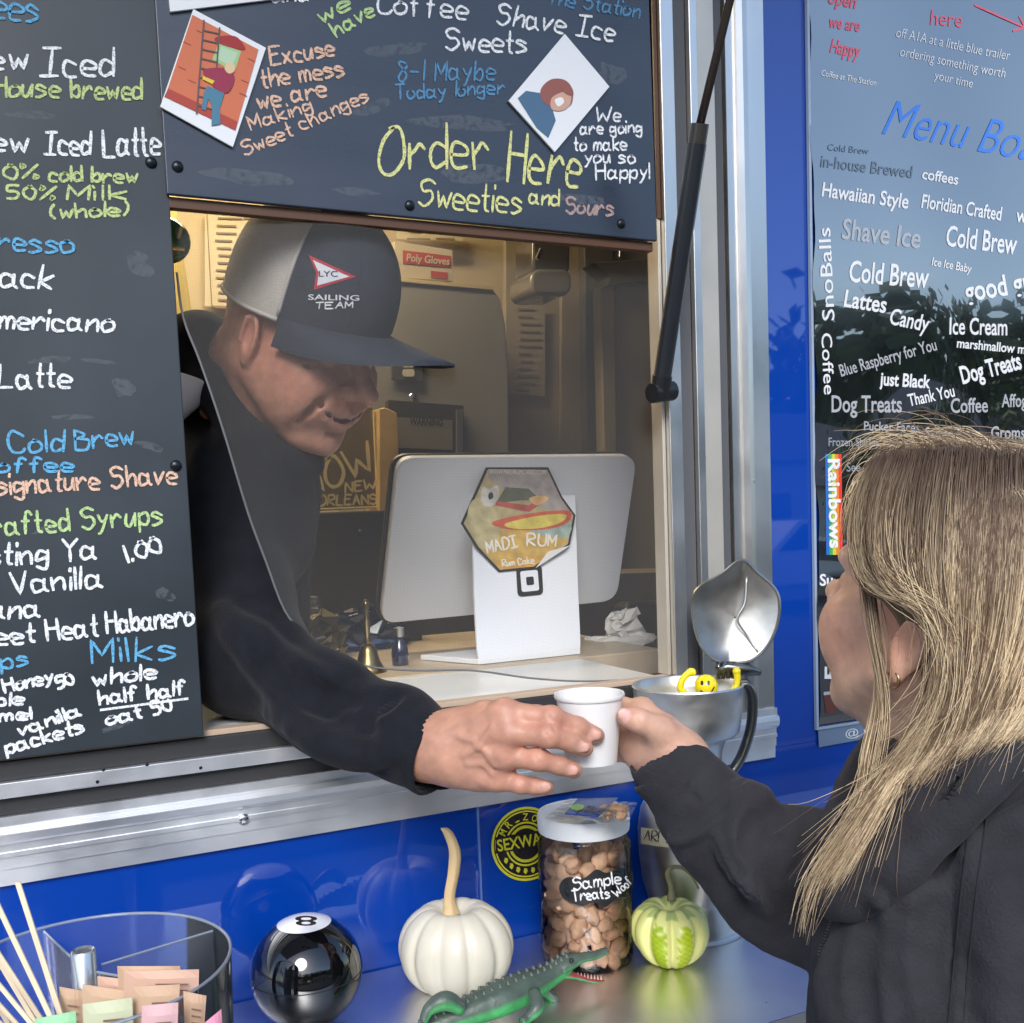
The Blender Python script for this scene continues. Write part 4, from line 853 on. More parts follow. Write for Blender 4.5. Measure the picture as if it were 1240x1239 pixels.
# pewter tankard
dT = 1.15; cT = P(839, 1100, dT); cT[2] = SH; sT = dT / FPX
PEW = M('pewter', (.66, .66, .64), .42, 1, var=(22, .22), bump=[(14, .25, .002), (120, .08, .0006)], rvar=.1)
tk = thing('pewter_tankard', tuple(cT), 'big pewter tankard with open hinged lid used as tip jar', 'tankard')
def zt(v, r=62): # height on the axis for image row v
    return atY(839, v, cT[1])[2]
prof = [(1142, 63), (1136, 64), (1131, 63), (1124, 59), (1119, 60), (1112, 56), (1106, 57), (1096, 53), (1085, 55), (1072, 59), (1040, 63), (1010, 64), (985, 60), (965, 50), (950, 41), (944, 38), (941, 40), (938, 38), (934, 40), (930, 38), (915, 39), (903, 43), (899, 47), (896, 55), (890, 60), (870, 63), (850, 64), (838, 65), (836, 66), (834, 65), (836, 63), (850, 61), (870, 59), (888, 50), (896, 1)]
zs0 = zt(1128); prof = [(r * sT, max(0, (zt(v) - zs0))) for v, r in prof]; prof[0] = (prof[0][0], 0)
MB().lathe(prof, cT, 72).build('vessel', PEW, tk, auto=.9)
zr = cT[2] + zt(835) - zs0
hd = [nd(cT[0], cT[1], 0) + nd(.903, -.428, 0) * (x * sT) + nd(0, 0, zr + h * sT) for x, h in [(62, -2), (72, -4), (77, -22), (74, -55), (62, -90), (47, -112), (40, -118)]]
hd = [nd(p[0], p[1], p[2]) for p in hd]
MB().tube(spline(hd, 7), .0095, 12, flat=.55).build('handle', M('pewter_dark', (.20, .205, .20), .3, 1, bump=(30, .2)), tk, smooth=True)
MB().tube([P(868, 812, dT), P(880, 808, dT), P(905, 811, dT), P(921, 815, dT)], [.006, .006, .0075, .003], 12).build('thumb_rest', M('pewter_dark', (0, 0, 0)), tk, smooth=True)
for k in range(4): MB().tube([P(870 + k * 6, 801, dT - .002), P(870 + k * 6, 822, dT - .002)], .0026, 10).build('hinge', M('pewter_dark', (0, 0, 0)), tk, smooth=True)
# open lid: a dished disc with a raised peak, leaning back
lc = P(892, 745, dT); mlid = MB(); LO = spline([(898, 676), (918, 692), (940, 712), (946, 733), (942, 760), (930, 785), (910, 802), (884, 805), (862, 800), (846, 780), (838, 752), (837, 725), (846, 709), (872, 694)], 5, True); n = len(LO); vs = []
def lidv(p, fr, dz): q = nd(890, 748) + (p - nd(890, 748)) * fr; return P(q[0], q[1], dT + dz)
for fr, dz in ((1, .003), (1, -.002), (.97, -.004), (.93, -.001), (.6, .006), (.3, .010), (.02, .012)): vs += [lidv(p, fr, dz) for p in LO]
fs = [(r_ * n + k, r_ * n + (k + 1) % n, (r_ + 1) * n + (k + 1) % n, (r_ + 1) * n + k) for r_ in range(6) for k in range(n)]
for dz, fr in ((.003, 1),): vs += [P(890, 748, dT + .018)]; fs += [(k, len(vs) - 1, (k + 1) % n) for k in range(n)]
mlid.add(vs, fs).build('lid', M('pewter_lid', (.42, .42, .40), .42, 1, var=(16, .35), bump=[(12, .35, .003), (70, .12, .001)], rvar=.12), tk, auto=.6)
rd_ = MB().tube([P(u, v, dT - .001 + dz) for u, v, dz in spline([(904, 700, .002), (902, 730, .003), (893, 750, .004), (905, 770, .004), (918, 790, .001)], 5)], .0014, 6); rd_.build('lid_crease', PEW, tk, smooth=True)
# masking tape with writing
def onT(u, v, r=64.6 * sT):
    d = ray(u, v); ox, oy = CC[0] - cT[0], CC[1] - cT[1]; A = d[0] ** 2 + d[1] ** 2; B = ox * d[0] + oy * d[1]; C = ox * ox + oy * oy - r * r; D = max(B * B - A * C, 0)
    return CC + d * (-B - math.sqrt(D)) / A
m = MB(); vs = []
for k in range(16): s = k / 15; vs += [onT(776 + 90 * s, 1002 + 12 * s), onT(776 + 90 * s, 1022 + 12 * s)]
m.add(vs, [(2 * k, 2 * k + 1, 2 * k + 3, 2 * k + 2) for k in range(15)]).build('masking_tape', M('tape', (.60, .56, .40), .7), tk)
write('TIP JAR! Thank you', (742, 1012), (866, 1028), 12, lambda u, v: onT(max(u, 777), v, 65.6 * sT) if u > 776 else None, M('tape_ink', (.03, .03, .05), .6), tk, wid=1.8, lift=0, name='ink_lettering')
# yellow smiling toy in the tankard
ty = thing('smiley_toy', P(855, 838, dT), 'yellow smiling toy with raised arms sitting in the tankard', 'toy')
YP = M('toy_yellow', (.85, .68, .01), .22, coat=.6)
MB().add(*sphere(P(855, 831, dT - .02), 14.2 * sT, 32, 20)).build('head', YP, ty, smooth=True)
bt_ = bvh_of(ty.children[0]); ot = onBVH(bt_, .0005)
for a in ([(830, 841), (824, 834), (826, 824), (833, 816), (838, 812)], [(872, 843), (884, 840), (892, 830), (893, 822), (892, 814)]): MB().tube([P(u, v, dT - .018) for u, v in spline(a, 6)], 4.2 * sT, 12).build('arm', YP, ty, smooth=True)
for a in ((838, 814), (892, 813)): MB().add(*sphere(P(*a, dT - .018), 5 * sT, 16, 10)).build('hand', YP, ty, smooth=True)
for u, v in ((850, 827), (858, 827)): MB().add([ot(u + 1.8 * math.cos(a), v + 3 * math.sin(a)) for a in np.linspace(0, 5.5, 8)], [tuple(range(8))]).build('eye', BLKP, ty)
sm = [ot(u, v) for u, v in spline([(848, 836), (854, 840), (861, 838), (865, 832)], 4)]; MB().tube(sm, .8 * sT, 6).build('smile', BLKP, ty)
MB().tube([P(832, 843, dT - .015), P(855, 850, dT - .01), P(876, 844, dT - .015)], 6 * sT, 10).build('body', YP, ty, smooth=True)
# paper cup (held)
dC = .905; cu = thing('paper_cup', P(714, 925, dC), 'small white paper sample cup passed from hand to hand', 'cup'); sC = dC / FPX
cb_ = P(716, 922, dC); hC = 81 * sC; CUPM = M('cup_white', (.78, .77, .76), .45, bump=(40, .05))
CUP0 = nd(cb_[0], cb_[1], cb_[2])
pr_ = [(.0001, .002), (30.0 * sC, .002), (31 * sC, 0), (40 * sC, hC - .001), (41.5 * sC, hC - .002), (43 * sC, hC + .0002), (42 * sC, hC + .0022), (40 * sC, hC + .002), (39 * sC, hC - .001), (30 * sC, .006), (.0001, .006)]
MB().lathe(pr_, CUP0, 64).build('cup', CUPM, cu, auto=.9)
MB().lathe([(.0001, hC * .7), (37 * sC, hC * .7)], CUP0, 48).build('drink', M('drink_pale', (.55, .40, .28), .3), cu)
# ---------------------------------------------------------------- toy alligator
al = thing('toy_alligator', atZ(620, 1235, SH), 'green and grey rubber alligator toy with its mouth open', 'toy')
ALC = M('gator_skin', (1, 1, 1), .42, vcol=True, var=(80, .25), bump=[(140, .6, .0012), (40, .3, .002)])
spine = [(470, 1262, .90, 4), (495, 1254, .905, 7), (520, 1243, .91, 11), (550, 1232, .92, 17), (580, 1220, .93, 21), (610, 1208, .94, 23), (640, 1195, .955, 20), (665, 1182, .97, 15), (685, 1168, .98, 14)]
def gbody(m, sp, top, bot, n=20, flat=.8, bumps=True):
    pts = spline(sp, 6); vs = []; cs = []
    ctr = [P(p[0], p[1], p[2]) for p in pts]
    for i, p in enumerate(pts):
        t = ctr[min(i + 1, len(pts) - 1)] - ctr[max(i - 1, 0)]; t /= np.linalg.norm(t); upv = nd(0, 0, 1); upv = upv - t * upv.dot(t); upv /= np.linalg.norm(upv); w = np.cross(t, upv); r = p[3] * p[2] / FPX
        for k in range(n):
            a = 2 * math.pi * k / n; up_ = math.cos(a); q = 1 + (.16 if (bumps and up_ > .35 and i % 2 == 0 and k % 2 == 0) else 0)
            vs.append(ctr[i] + r * q * (up_ * upv * flat + math.sin(a) * w)); cs.append(tuple(top if up_ > .30 else bot))
    m_ = len(pts); fs = [(i * n + k, i * n + (k + 1) % n, (i + 1) * n + (k + 1) % n, (i + 1) * n + k) for i in range(m_ - 1) for k in range(n)] + [tuple(range(n - 1, -1, -1)), tuple((m_ - 1) * n + k for k in range(n))]
    n0 = len(m.v); m.v += [tuple(v) for v in vs]; m.f += [tuple(i + n0 for i in f) for f in fs]; m.c += [(*c, 1) for c in cs]
TOPC, BOTC = (.07, .10, .08), (.05, .30, .09)
m = MB(); gbody(m, spine, TOPC, BOTC, flat=.85); m.build('body', ALC, al, smooth=True)
m = MB(); gbody(m, [(676, 1172, .975, 15), (690, 1164, .98, 14), (704, 1160, .985, 9), (720, 1157, .99, 7.5), (735, 1151, .995, 6)], TOPC, (.07, .22, .10), flat=.6); m.build('upper_jaw', ALC, al, smooth=True)
m = MB(); gbody(m, [(676, 1178, .975, 12), (692, 1181, .98, 8), (706, 1185, .985, 5.5), (718, 1188, .99, 4.5), (731, 1188, .995, 3)], (.35, .05, .06), (.06, .33, .11), flat=.5, bumps=False); m.build('lower_jaw', ALC, al, smooth=True)
tooth = M('tooth_white', (.6, .35, .32), .4)
for k in range(8): p = P(700 + k * 4, 1183 + k * .5, .982 + k * .0015); MB().tube([p, p + nd(0, 0, .0045)], [.0011, .0002], 5).build('tooth', tooth, al)
for sp in ([(560, 1222, .905, 8), (540, 1212, .90, 12), (520, 1222, .895, 8), (512, 1238, .89, 5)], [(646, 1202, .94, 9), (650, 1220, .925, 9), (640, 1232, .92, 6), (632, 1238, .915, 6)], [(655, 1195, .99, 8), (672, 1212, .985, 6), (664, 1226, .985, 4)]):
    m = MB(); gbody(m, sp, TOPC, BOTC, 12, 1, False); m.build('leg', ALC, al, smooth=True)
MB().add(*sphere(P(692, 1163, .966), .0022, 12, 8)).build('eye', BLKP, al, smooth=True)
for k in range(26):
    t = k / 25 * (len(spine) - 1.01); i = int(t); f_ = t - i; p = [spine[i][j] * (1 - f_) + spine[i + 1][j] * f_ for j in range(4)]
    for off in (-.3, .35):
        c0 = P(p[0], p[1], p[2]) + nd(0, off * p[3] * p[2] / FPX, p[3] * p[2] / FPX * .80); MB().tube([c0, c0 + nd(-.001, 0, .0035)], [.0022, .0004], 5).build('scute', M('scute_grey', (.10, .12, .11), .5), al)
# ---------------------------------------------------------------- clear organizer
dO = .735; cO = P(102, 1172, dO); RO = .102; zTop = cO[2]; cO = nd(cO[0], cO[1], SH + .001)
og = thing('clear_organizer', tuple(cO), 'round clear acrylic organizer with stirrers and sugar packets', 'organizer')
ACR = glass('acrylic', (.96, .97, .98), .02, 1.35, .03, (.7, .75, .85)); hO = zTop - cO[2]
MB().lathe([(RO * .96, 0), (RO, hO)], cO, 72).lathe([(RO * .985, hO), (RO * .945, 0)], cO, 72).build('bowl_wall', ACR, og, smooth=True)
EDG = glass('acrylic_edge', (.70, .76, .82), .05, 1.6, .35, (.6, .65, .75))
MB().tube([cO + nd(RO * .995 * math.cos(a), RO * .995 * math.sin(a), hO) for a in np.linspace(0, 2 * math.pi, 73)], .0013, 6, cap=False).build('rim', EDG, og, smooth=True)
MB().lathe([(.0001, .001), (RO * .95, .001)], cO, 72).build('base', ACR, og)
for a in (math.radians(105), math.radians(-48), math.radians(15)):
    e = nd(math.cos(a), math.sin(a), 0); w = nd(-e[1], e[0], 0) * .0009; a0 = cO + e * .012; a1 = cO + e * RO * .95; z_ = nd(0, 0, hO * .99)
    MB().add([a0 - w, a1 - w, a1 - w + z_, a0 - w + z_, a0 + w, a1 + w, a1 + w + z_, a0 + w + z_], [(0, 1, 2, 3), (4, 7, 6, 5)]).build('divider', ACR, og)
    MB().tube([a0 + z_, a1 + z_], .0010, 6).build('divider_edge', EDG, og)
MB().lathe([(.0088, 0), (.0088, hO + .012), (.0075, hO + .0135), (.0058, hO + .012), (.0056, 0)], cO, 32).build('post', M('post_silver', (.62, .64, .66), .25, .85), og, auto=.8)
WD = M('birch', (.72, .58, .40), .6, var=(60, .1), stretch=(1, 1, .1))
sp_ = [((22, 1068), (76, 1236), .71), ((-4, 1092), (66, 1240), .70), ((-30, 1110), (58, 1246), .715), ((-44, 1140), (46, 1248), .69), ((-60, 1150), (30, 1250), .72), ((-70, 1175), (20, 1256), .70), ((-90, 1190), (10, 1262), .68), ((-20, 1132), (52, 1252), .73), ((-36, 1160), (24, 1262), .74), ((-56, 1128), (40, 1240), .735), ((-80, 1165), (0, 1255), .71)]
for a, b_, d in sp_:
    A0 = P(*a, d + .02); B0 = P(*b_, d); t = B0 - A0; B1 = A0 + t * 1.15; dirx = CR @ nd(1, 0, 0); w = dirx * .0020; th = CR @ nd(0, 0, 1) * .0006
    sti = thing('coffee_stirrer', tuple(B1), 'flat wooden coffee stirrer standing in the clear organizer', 'stirrer', 'wooden stirrers in the organizer')
    k_ = sorted([s_[1][0] for s_ in sp_], reverse=True).index(b_[0]); sti['label'] = ['tallest and rightmost wooden coffee stirrer', 'second wooden coffee stirrer from the right', 'third wooden coffee stirrer from the right', 'fourth wooden coffee stirrer from the right', 'fifth wooden coffee stirrer from the right', 'sixth wooden coffee stirrer from the right', 'fifth wooden coffee stirrer from the left', 'fourth wooden coffee stirrer from the left', 'third wooden coffee stirrer from the left', 'second wooden coffee stirrer from the left', 'leftmost wooden coffee stirrer'][k_] + ' in the clear organizer'
    MB().slab([A0 - w, A0 + w, B1 + w, B1 - w], th * 2).build('stick', WD, sti)
BP = M('packet_kraft', (.62, .42, .28), .7, var=(20, .08), bump=(60, .2)); PKP = M('packet_pink', (.75, .30, .42), .6); GP = M('packet_green', (.36, .68, .38), .6); BP2 = M('packet_peach', (.68, .44, .33), .7, bump=(60, .2))
INKB = M('packet_ink', (.25, .14, .10), .7)
def packet(quad, d, mat, label, grp=None, lines=True):
    c_ = np.mean(np.array(quad), axis=0); t = thing('sugar_packet', P(c_[0], quad[2][1], d), label, 'sugar packet', grp); n_ = CR @ nd(0, 0, 1)
    dd = [0, .004, .012, .008]; pts = [P(u, v, d + dd[i]) for i, (u, v) in enumerate(quad)]; m = MB(); N = 6; vs = []
    for side in (1, -1):
        for j in range(N + 1):
            for i in range(N + 1):
                s, t_ = i / N, j / N; p = pts[0] * (1 - s) * (1 - t_) + pts[1] * s * (1 - t_) + pts[2] * s * t_ + pts[3] * (1 - s) * t_
                vs.append(p + n_ * side * (.0002 + .0022 * math.sin(math.pi * s) * min(1, 3 * math.sin(math.pi * t_))))
    fs = [(o_ + j * (N + 1) + i, o_ + j * (N + 1) + i + 1, o_ + (j + 1) * (N + 1) + i + 1, o_ + (j + 1) * (N + 1) + i) for o_ in (0, (N + 1) ** 2) for j in range(N) for i in range(N)]
    m.add(vs, fs).build('paper', mat, t)
    if lines:
        for k in range(3):
            a = .25 + k * .14; q0 = pts[0] * (1 - a) + pts[3] * a; q1 = pts[1] * (1 - a) + pts[2] * a; l0 = q0 + (q1 - q0) * .45 + n_ * .0045; l1 = q0 + (q1 - q0) * .88 + n_ * .0045; dn_ = (pts[3] - pts[0]) * .035; MB().add([l0, l1, l1 + dn_, l0 + dn_], [(0, 1, 2, 3)]).build('print', INKB, t)
KG = 'kraft sugar packets in the organizer'
pk_ = [([(142, 1170), (218, 1170), (222, 1215), (145, 1215)], .70, BP), ([(150, 1176), (241, 1174), (240, 1230), (150, 1225)], .69, BP2), ([(118, 1182), (190, 1190), (200, 1240), (120, 1232)], .71, BP2), ([(160, 1195), (218, 1192), (215, 1262), (165, 1262)], .675, BP), ([(222, 1200), (250, 1206), (246, 1262), (224, 1262)], .68, BP), ([(100, 1192), (170, 1202), (172, 1262), (100, 1260)], .70, BP),
       ([(180, 1190), (235, 1184), (238, 1256), (190, 1260)], .70, BP2), ([(72, 1195), (100, 1200), (100, 1262), (74, 1262)], .72, BP)]
PLB = ['brown sugar packet standing tallest at the back of the organizer', 'wide peach-brown sugar packet just in front of the tallest one', 'peach-brown sugar packet left of the wide one behind the metal post', 'brown sugar packet in the middle in front of the wide one', 'narrow brown sugar packet at the right edge of the organizer', 'brown sugar packet directly beside the metal post on its right', 'peach-brown sugar packet right of centre near the pink packet', 'brown sugar packet left of the metal post beside the stirrers']
for (q_, d, mt), lb_ in zip(pk_, PLB): packet(q_, d, mt, lb_, KG)
packet([(172, 1218), (216, 1214), (214, 1290), (170, 1290)], .655, M('packet_palepink', (.72, .45, .46), .6), 'pale pink sweetener packet at the front of the organizer')
packet([(246, 1240), (268, 1222), (272, 1290), (246, 1290)], .665, PKP, 'bright pink sweetener packet poking up at the organizer edge', lines=False)
packet([(42, 1234), (92, 1224), (96, 1290), (44, 1290)], .66, GP, 'green sweetener packet at the front left of the organizer', lines=False)
packet([(100, 1216), (160, 1208), (164, 1290), (104, 1290)], .665, M('packet_palegreen', (.60, .62, .42), .6), 'pale green sweetener packet in the middle of the organizer')
# ================================================================ BODIES: one smooth-union distance field per figure or garment, meshed on a sparse grid
def smin(a, b, k):
    h = np.maximum(k - np.abs(a - b), 0) / k; return np.minimum(a, b) - h * h * k * .25
class Fld:
    def __init__(s): s.p = []; s.post = None
    def cap(s, a, b, ra, rb=None, k=.01, sub=False):
        a = np.array(a, float); b = np.array(b, float); rb = ra if rb is None else rb
        def f(P_):
            ba = b - a; t = np.clip(((P_ - a) @ ba) / (ba @ ba + 1e-12), 0, 1); return np.linalg.norm(P_ - a - t[..., None] * ba, axis=-1) - (ra + t * (rb - ra))
        s.p.append((f, (a + b) / 2, np.linalg.norm(b - a) / 2 + max(ra, rb), k, sub)); return s
    def chain(s, pts, rs, k=.01, sub=False):
        for i in range(len(pts) - 1): s.cap(pts[i], pts[i + 1], rs[i], rs[i + 1], k, sub)
        return s
    def ell(s, c, r, M_=None, k=.01, sub=False):
        c = np.array(c, float); r = np.array(r, float); M2 = np.eye(3) if M_ is None else M_
        def f(P_):
            q = (P_ - c) @ M2; k0 = np.linalg.norm(q / r, axis=-1); k1 = np.linalg.norm(q / (r * r), axis=-1) + 1e-9; return k0 * (k0 - 1) / k1
        s.p.append((f, c, r.max(), k, sub)); return s
    def ev(s, C_, pts, hd):
        """C_ (n,3) block centres, pts (n,m,3), hd half diagonal"""
        D = np.full(pts.shape[:2], 5.0)
        for f, c, R, k, sub in s.p:
            sel = np.linalg.norm(C_ - c, axis=1) < R + hd + k + .02
            if not sel.any(): continue
            d = f(pts[sel])
            D[sel] = smin(D[sel], d, k) if not sub else -smin(-D[sel], d, k)
        if s.post: D = s.post(pts, D)
        return D
    def at(s, p):
        p = np.array(p, float)[None, None]; return s.ev(p[0], p, 10.)[0, 0]
    def trace(s, u, v, t0=.4, back=0.0):
        """depth of the surface along a sight line"""
        d = ray(u, v) / FPX; t = t0; L = np.linalg.norm(d)
        for _ in range(90):
            q = s.at(CC + d * t)
            if q < .0002: break
            t += q * .7 / L
            if t > 3: return None
        return CC + d * (t + back)
    def mesh(s, h, cut=None):
        B = 8; lo = np.min([c - R for _, c, R, _, sub in s.p if not sub], axis=0) - .03; hi = np.max([c + R for _, c, R, _, sub in s.p if not sub], axis=0) + .03
        nb = np.ceil((hi - lo) / (B * h)).astype(int); g = np.stack(np.meshgrid(*[np.arange(n) for n in nb], indexing='ij'), -1).reshape(-1, 3)
        hd = B * h * .8661; Cc = lo + (g + .5) * B * h
        D = s.ev(Cc, Cc[:, None, :], 0.0 + hd)[:, 0]; act = np.abs(D) < hd * 1.5 + .008
        if cut is not None: act &= cut(Cc)
        g = g[act]; Cc = Cc[act]; a = np.arange(B + 1); o = np.stack(np.meshgrid(a, a, a, indexing='ij'), -1).reshape(-1, 3)
        NX_, NY_, NZ_ = (nb + 1) * B + 1; V = []; keys = []; E_ = []
        key = lambda ijk: (ijk[..., 0].astype(np.int64) * NY_ + ijk[..., 1]) * NZ_ + ijk[..., 2]
        for st_ in range(0, len(g), 400):
            gg = g[st_:st_ + 400]; idx = gg[:, None, :] * B + o[None]; pts = lo + idx * h; d = s.ev(Cc[st_:st_ + 400], pts, hd).reshape(-1, B + 1, B + 1, B + 1); n_ = len(gg)
            ins = d < 0; cells = None; acc = np.zeros((n_, B, B, B, 3)); cnt = np.zeros((n_, B, B, B))
            sl_ = lambda q: slice(0, B) if q == 0 else slice(1, B + 1)
            for ax in range(3):
                o2_ = [x for x in range(3) if x != ax]
                for p_ in (0, 1):
                    for q_ in (0, 1):
                        off = [0, 0, 0]; off[o2_[0]] = p_; off[o2_[1]] = q_; off2 = list(off); off2[ax] = 1
                        d0 = d[:, sl_(off[0]), sl_(off[1]), sl_(off[2])]; d1 = d[:, sl_(off2[0]), sl_(off2[1]), sl_(off2[2])]; cr = (d0 < 0) != (d1 < 0)
                        t = np.where(cr, d0 / np.where(cr, d0 - d1, 1), 0)
                        for x in range(3): acc[..., x] += np.where(cr, off[x] + (t if x == ax else 0), 0)
                        cnt += cr
                        if p_ == 0 and q_ == 0:
                            w = np.argwhere(cr)
                            if len(w): E_.append((ax, gg[w[:, 0]] * B + w[:, 1:], d0[cr] < 0))
            w = np.argwhere(cnt > 0)
            if len(w):
                ci = gg[w[:, 0]] * B + w[:, 1:]; V.append(lo + (ci + acc[cnt > 0] / cnt[cnt > 0][:, None]) * h); keys.append(key(ci))
        V = np.concatenate(V); keys = np.concatenate(keys); so_ = np.argsort(keys); V = V[so_]; keys = keys[so_]; Q = []
        def find(ijk):
            k_ = key(ijk); i = np.searchsorted(keys, k_); i = np.minimum(i, len(keys) - 1); return np.where(keys[i] == k_, i, -1)
        for ax, ijk, neg in E_:
            b, c = [(1, 2), (2, 0), (0, 1)][ax]; eb = np.zeros(3, int); eb[b] = 1; ec = np.zeros(3, int); ec[c] = 1
            q = np.stack([find(ijk), find(ijk - eb), find(ijk - eb - ec), find(ijk - ec)], 1); ok = (q >= 0).all(1); q = q[ok]; ng = neg[ok]; q[~ng] = q[~ng][:, ::-1]; Q.append(q)
        Q = np.concatenate(Q)
        # one light smoothing pass over edges
        for _ in range(1):
            acc = np.zeros_like(V); cn = np.zeros(len(V))
            for i in range(4):
                a_, b_ = Q[:, i], Q[:, (i + 1) % 4]
                np.add.at(acc, a_, V[b_]); np.add.at(cn, a_, 1); np.add.at(acc, b_, V[a_]); np.add.at(cn, b_, 1)
            V = V * .5 + .5 * acc / np.maximum(cn, 1)[:, None]
        return V, Q
def qmesh(name, V, Q, mat, parent, cols=None):
    base = wloc(parent); me = bpy.data.meshes.new(name); me.vertices.add(len(V)); me.vertices.foreach_set('co', (V - base).astype(np.float32).ravel())
    me.loops.add(len(Q) * 4); me.loops.foreach_set('vertex_index', Q.astype(np.int32).ravel()); me.polygons.add(len(Q)); me.polygons.foreach_set('loop_start', np.arange(0, len(Q) * 4, 4, dtype=np.int32)); me.update(calc_edges=True); me.validate(); me.shade_smooth()
    if cols is not None:
        ca = me.color_attributes.new('Col', 'FLOAT_COLOR', 'POINT'); ca.data.foreach_set('color', np.c_[cols, np.ones(len(cols))].astype(np.float32).ravel())
    me.materials.append(mat); o = bpy.data.objects.new(name, me); link(o, parent); return o
def wig(P_, f, seed=0):
    x, y, z = P_[..., 0] * f, P_[..., 1] * f, P_[..., 2] * f
    return (np.sin(x * 1.3 + 1.7 * np.sin(z * .9 + seed) + seed) * np.cos(z * 1.1 + 1.3 * np.sin(y * 1.2 + x * .4)) + .5 * np.sin(y * 2.3 + z * 1.9 + seed * 2 + np.sin(x * 2)) * np.cos(x * 1.7 - z * 2.1))
def SK(name, sss=.06): return M(name, (1, 1, 1), .46, spec=.42, vcol=True, var=(90, .10), bump=[(420, .35, .0007), (120, .22, .0012), (30, .12, .002)], sss=sss)
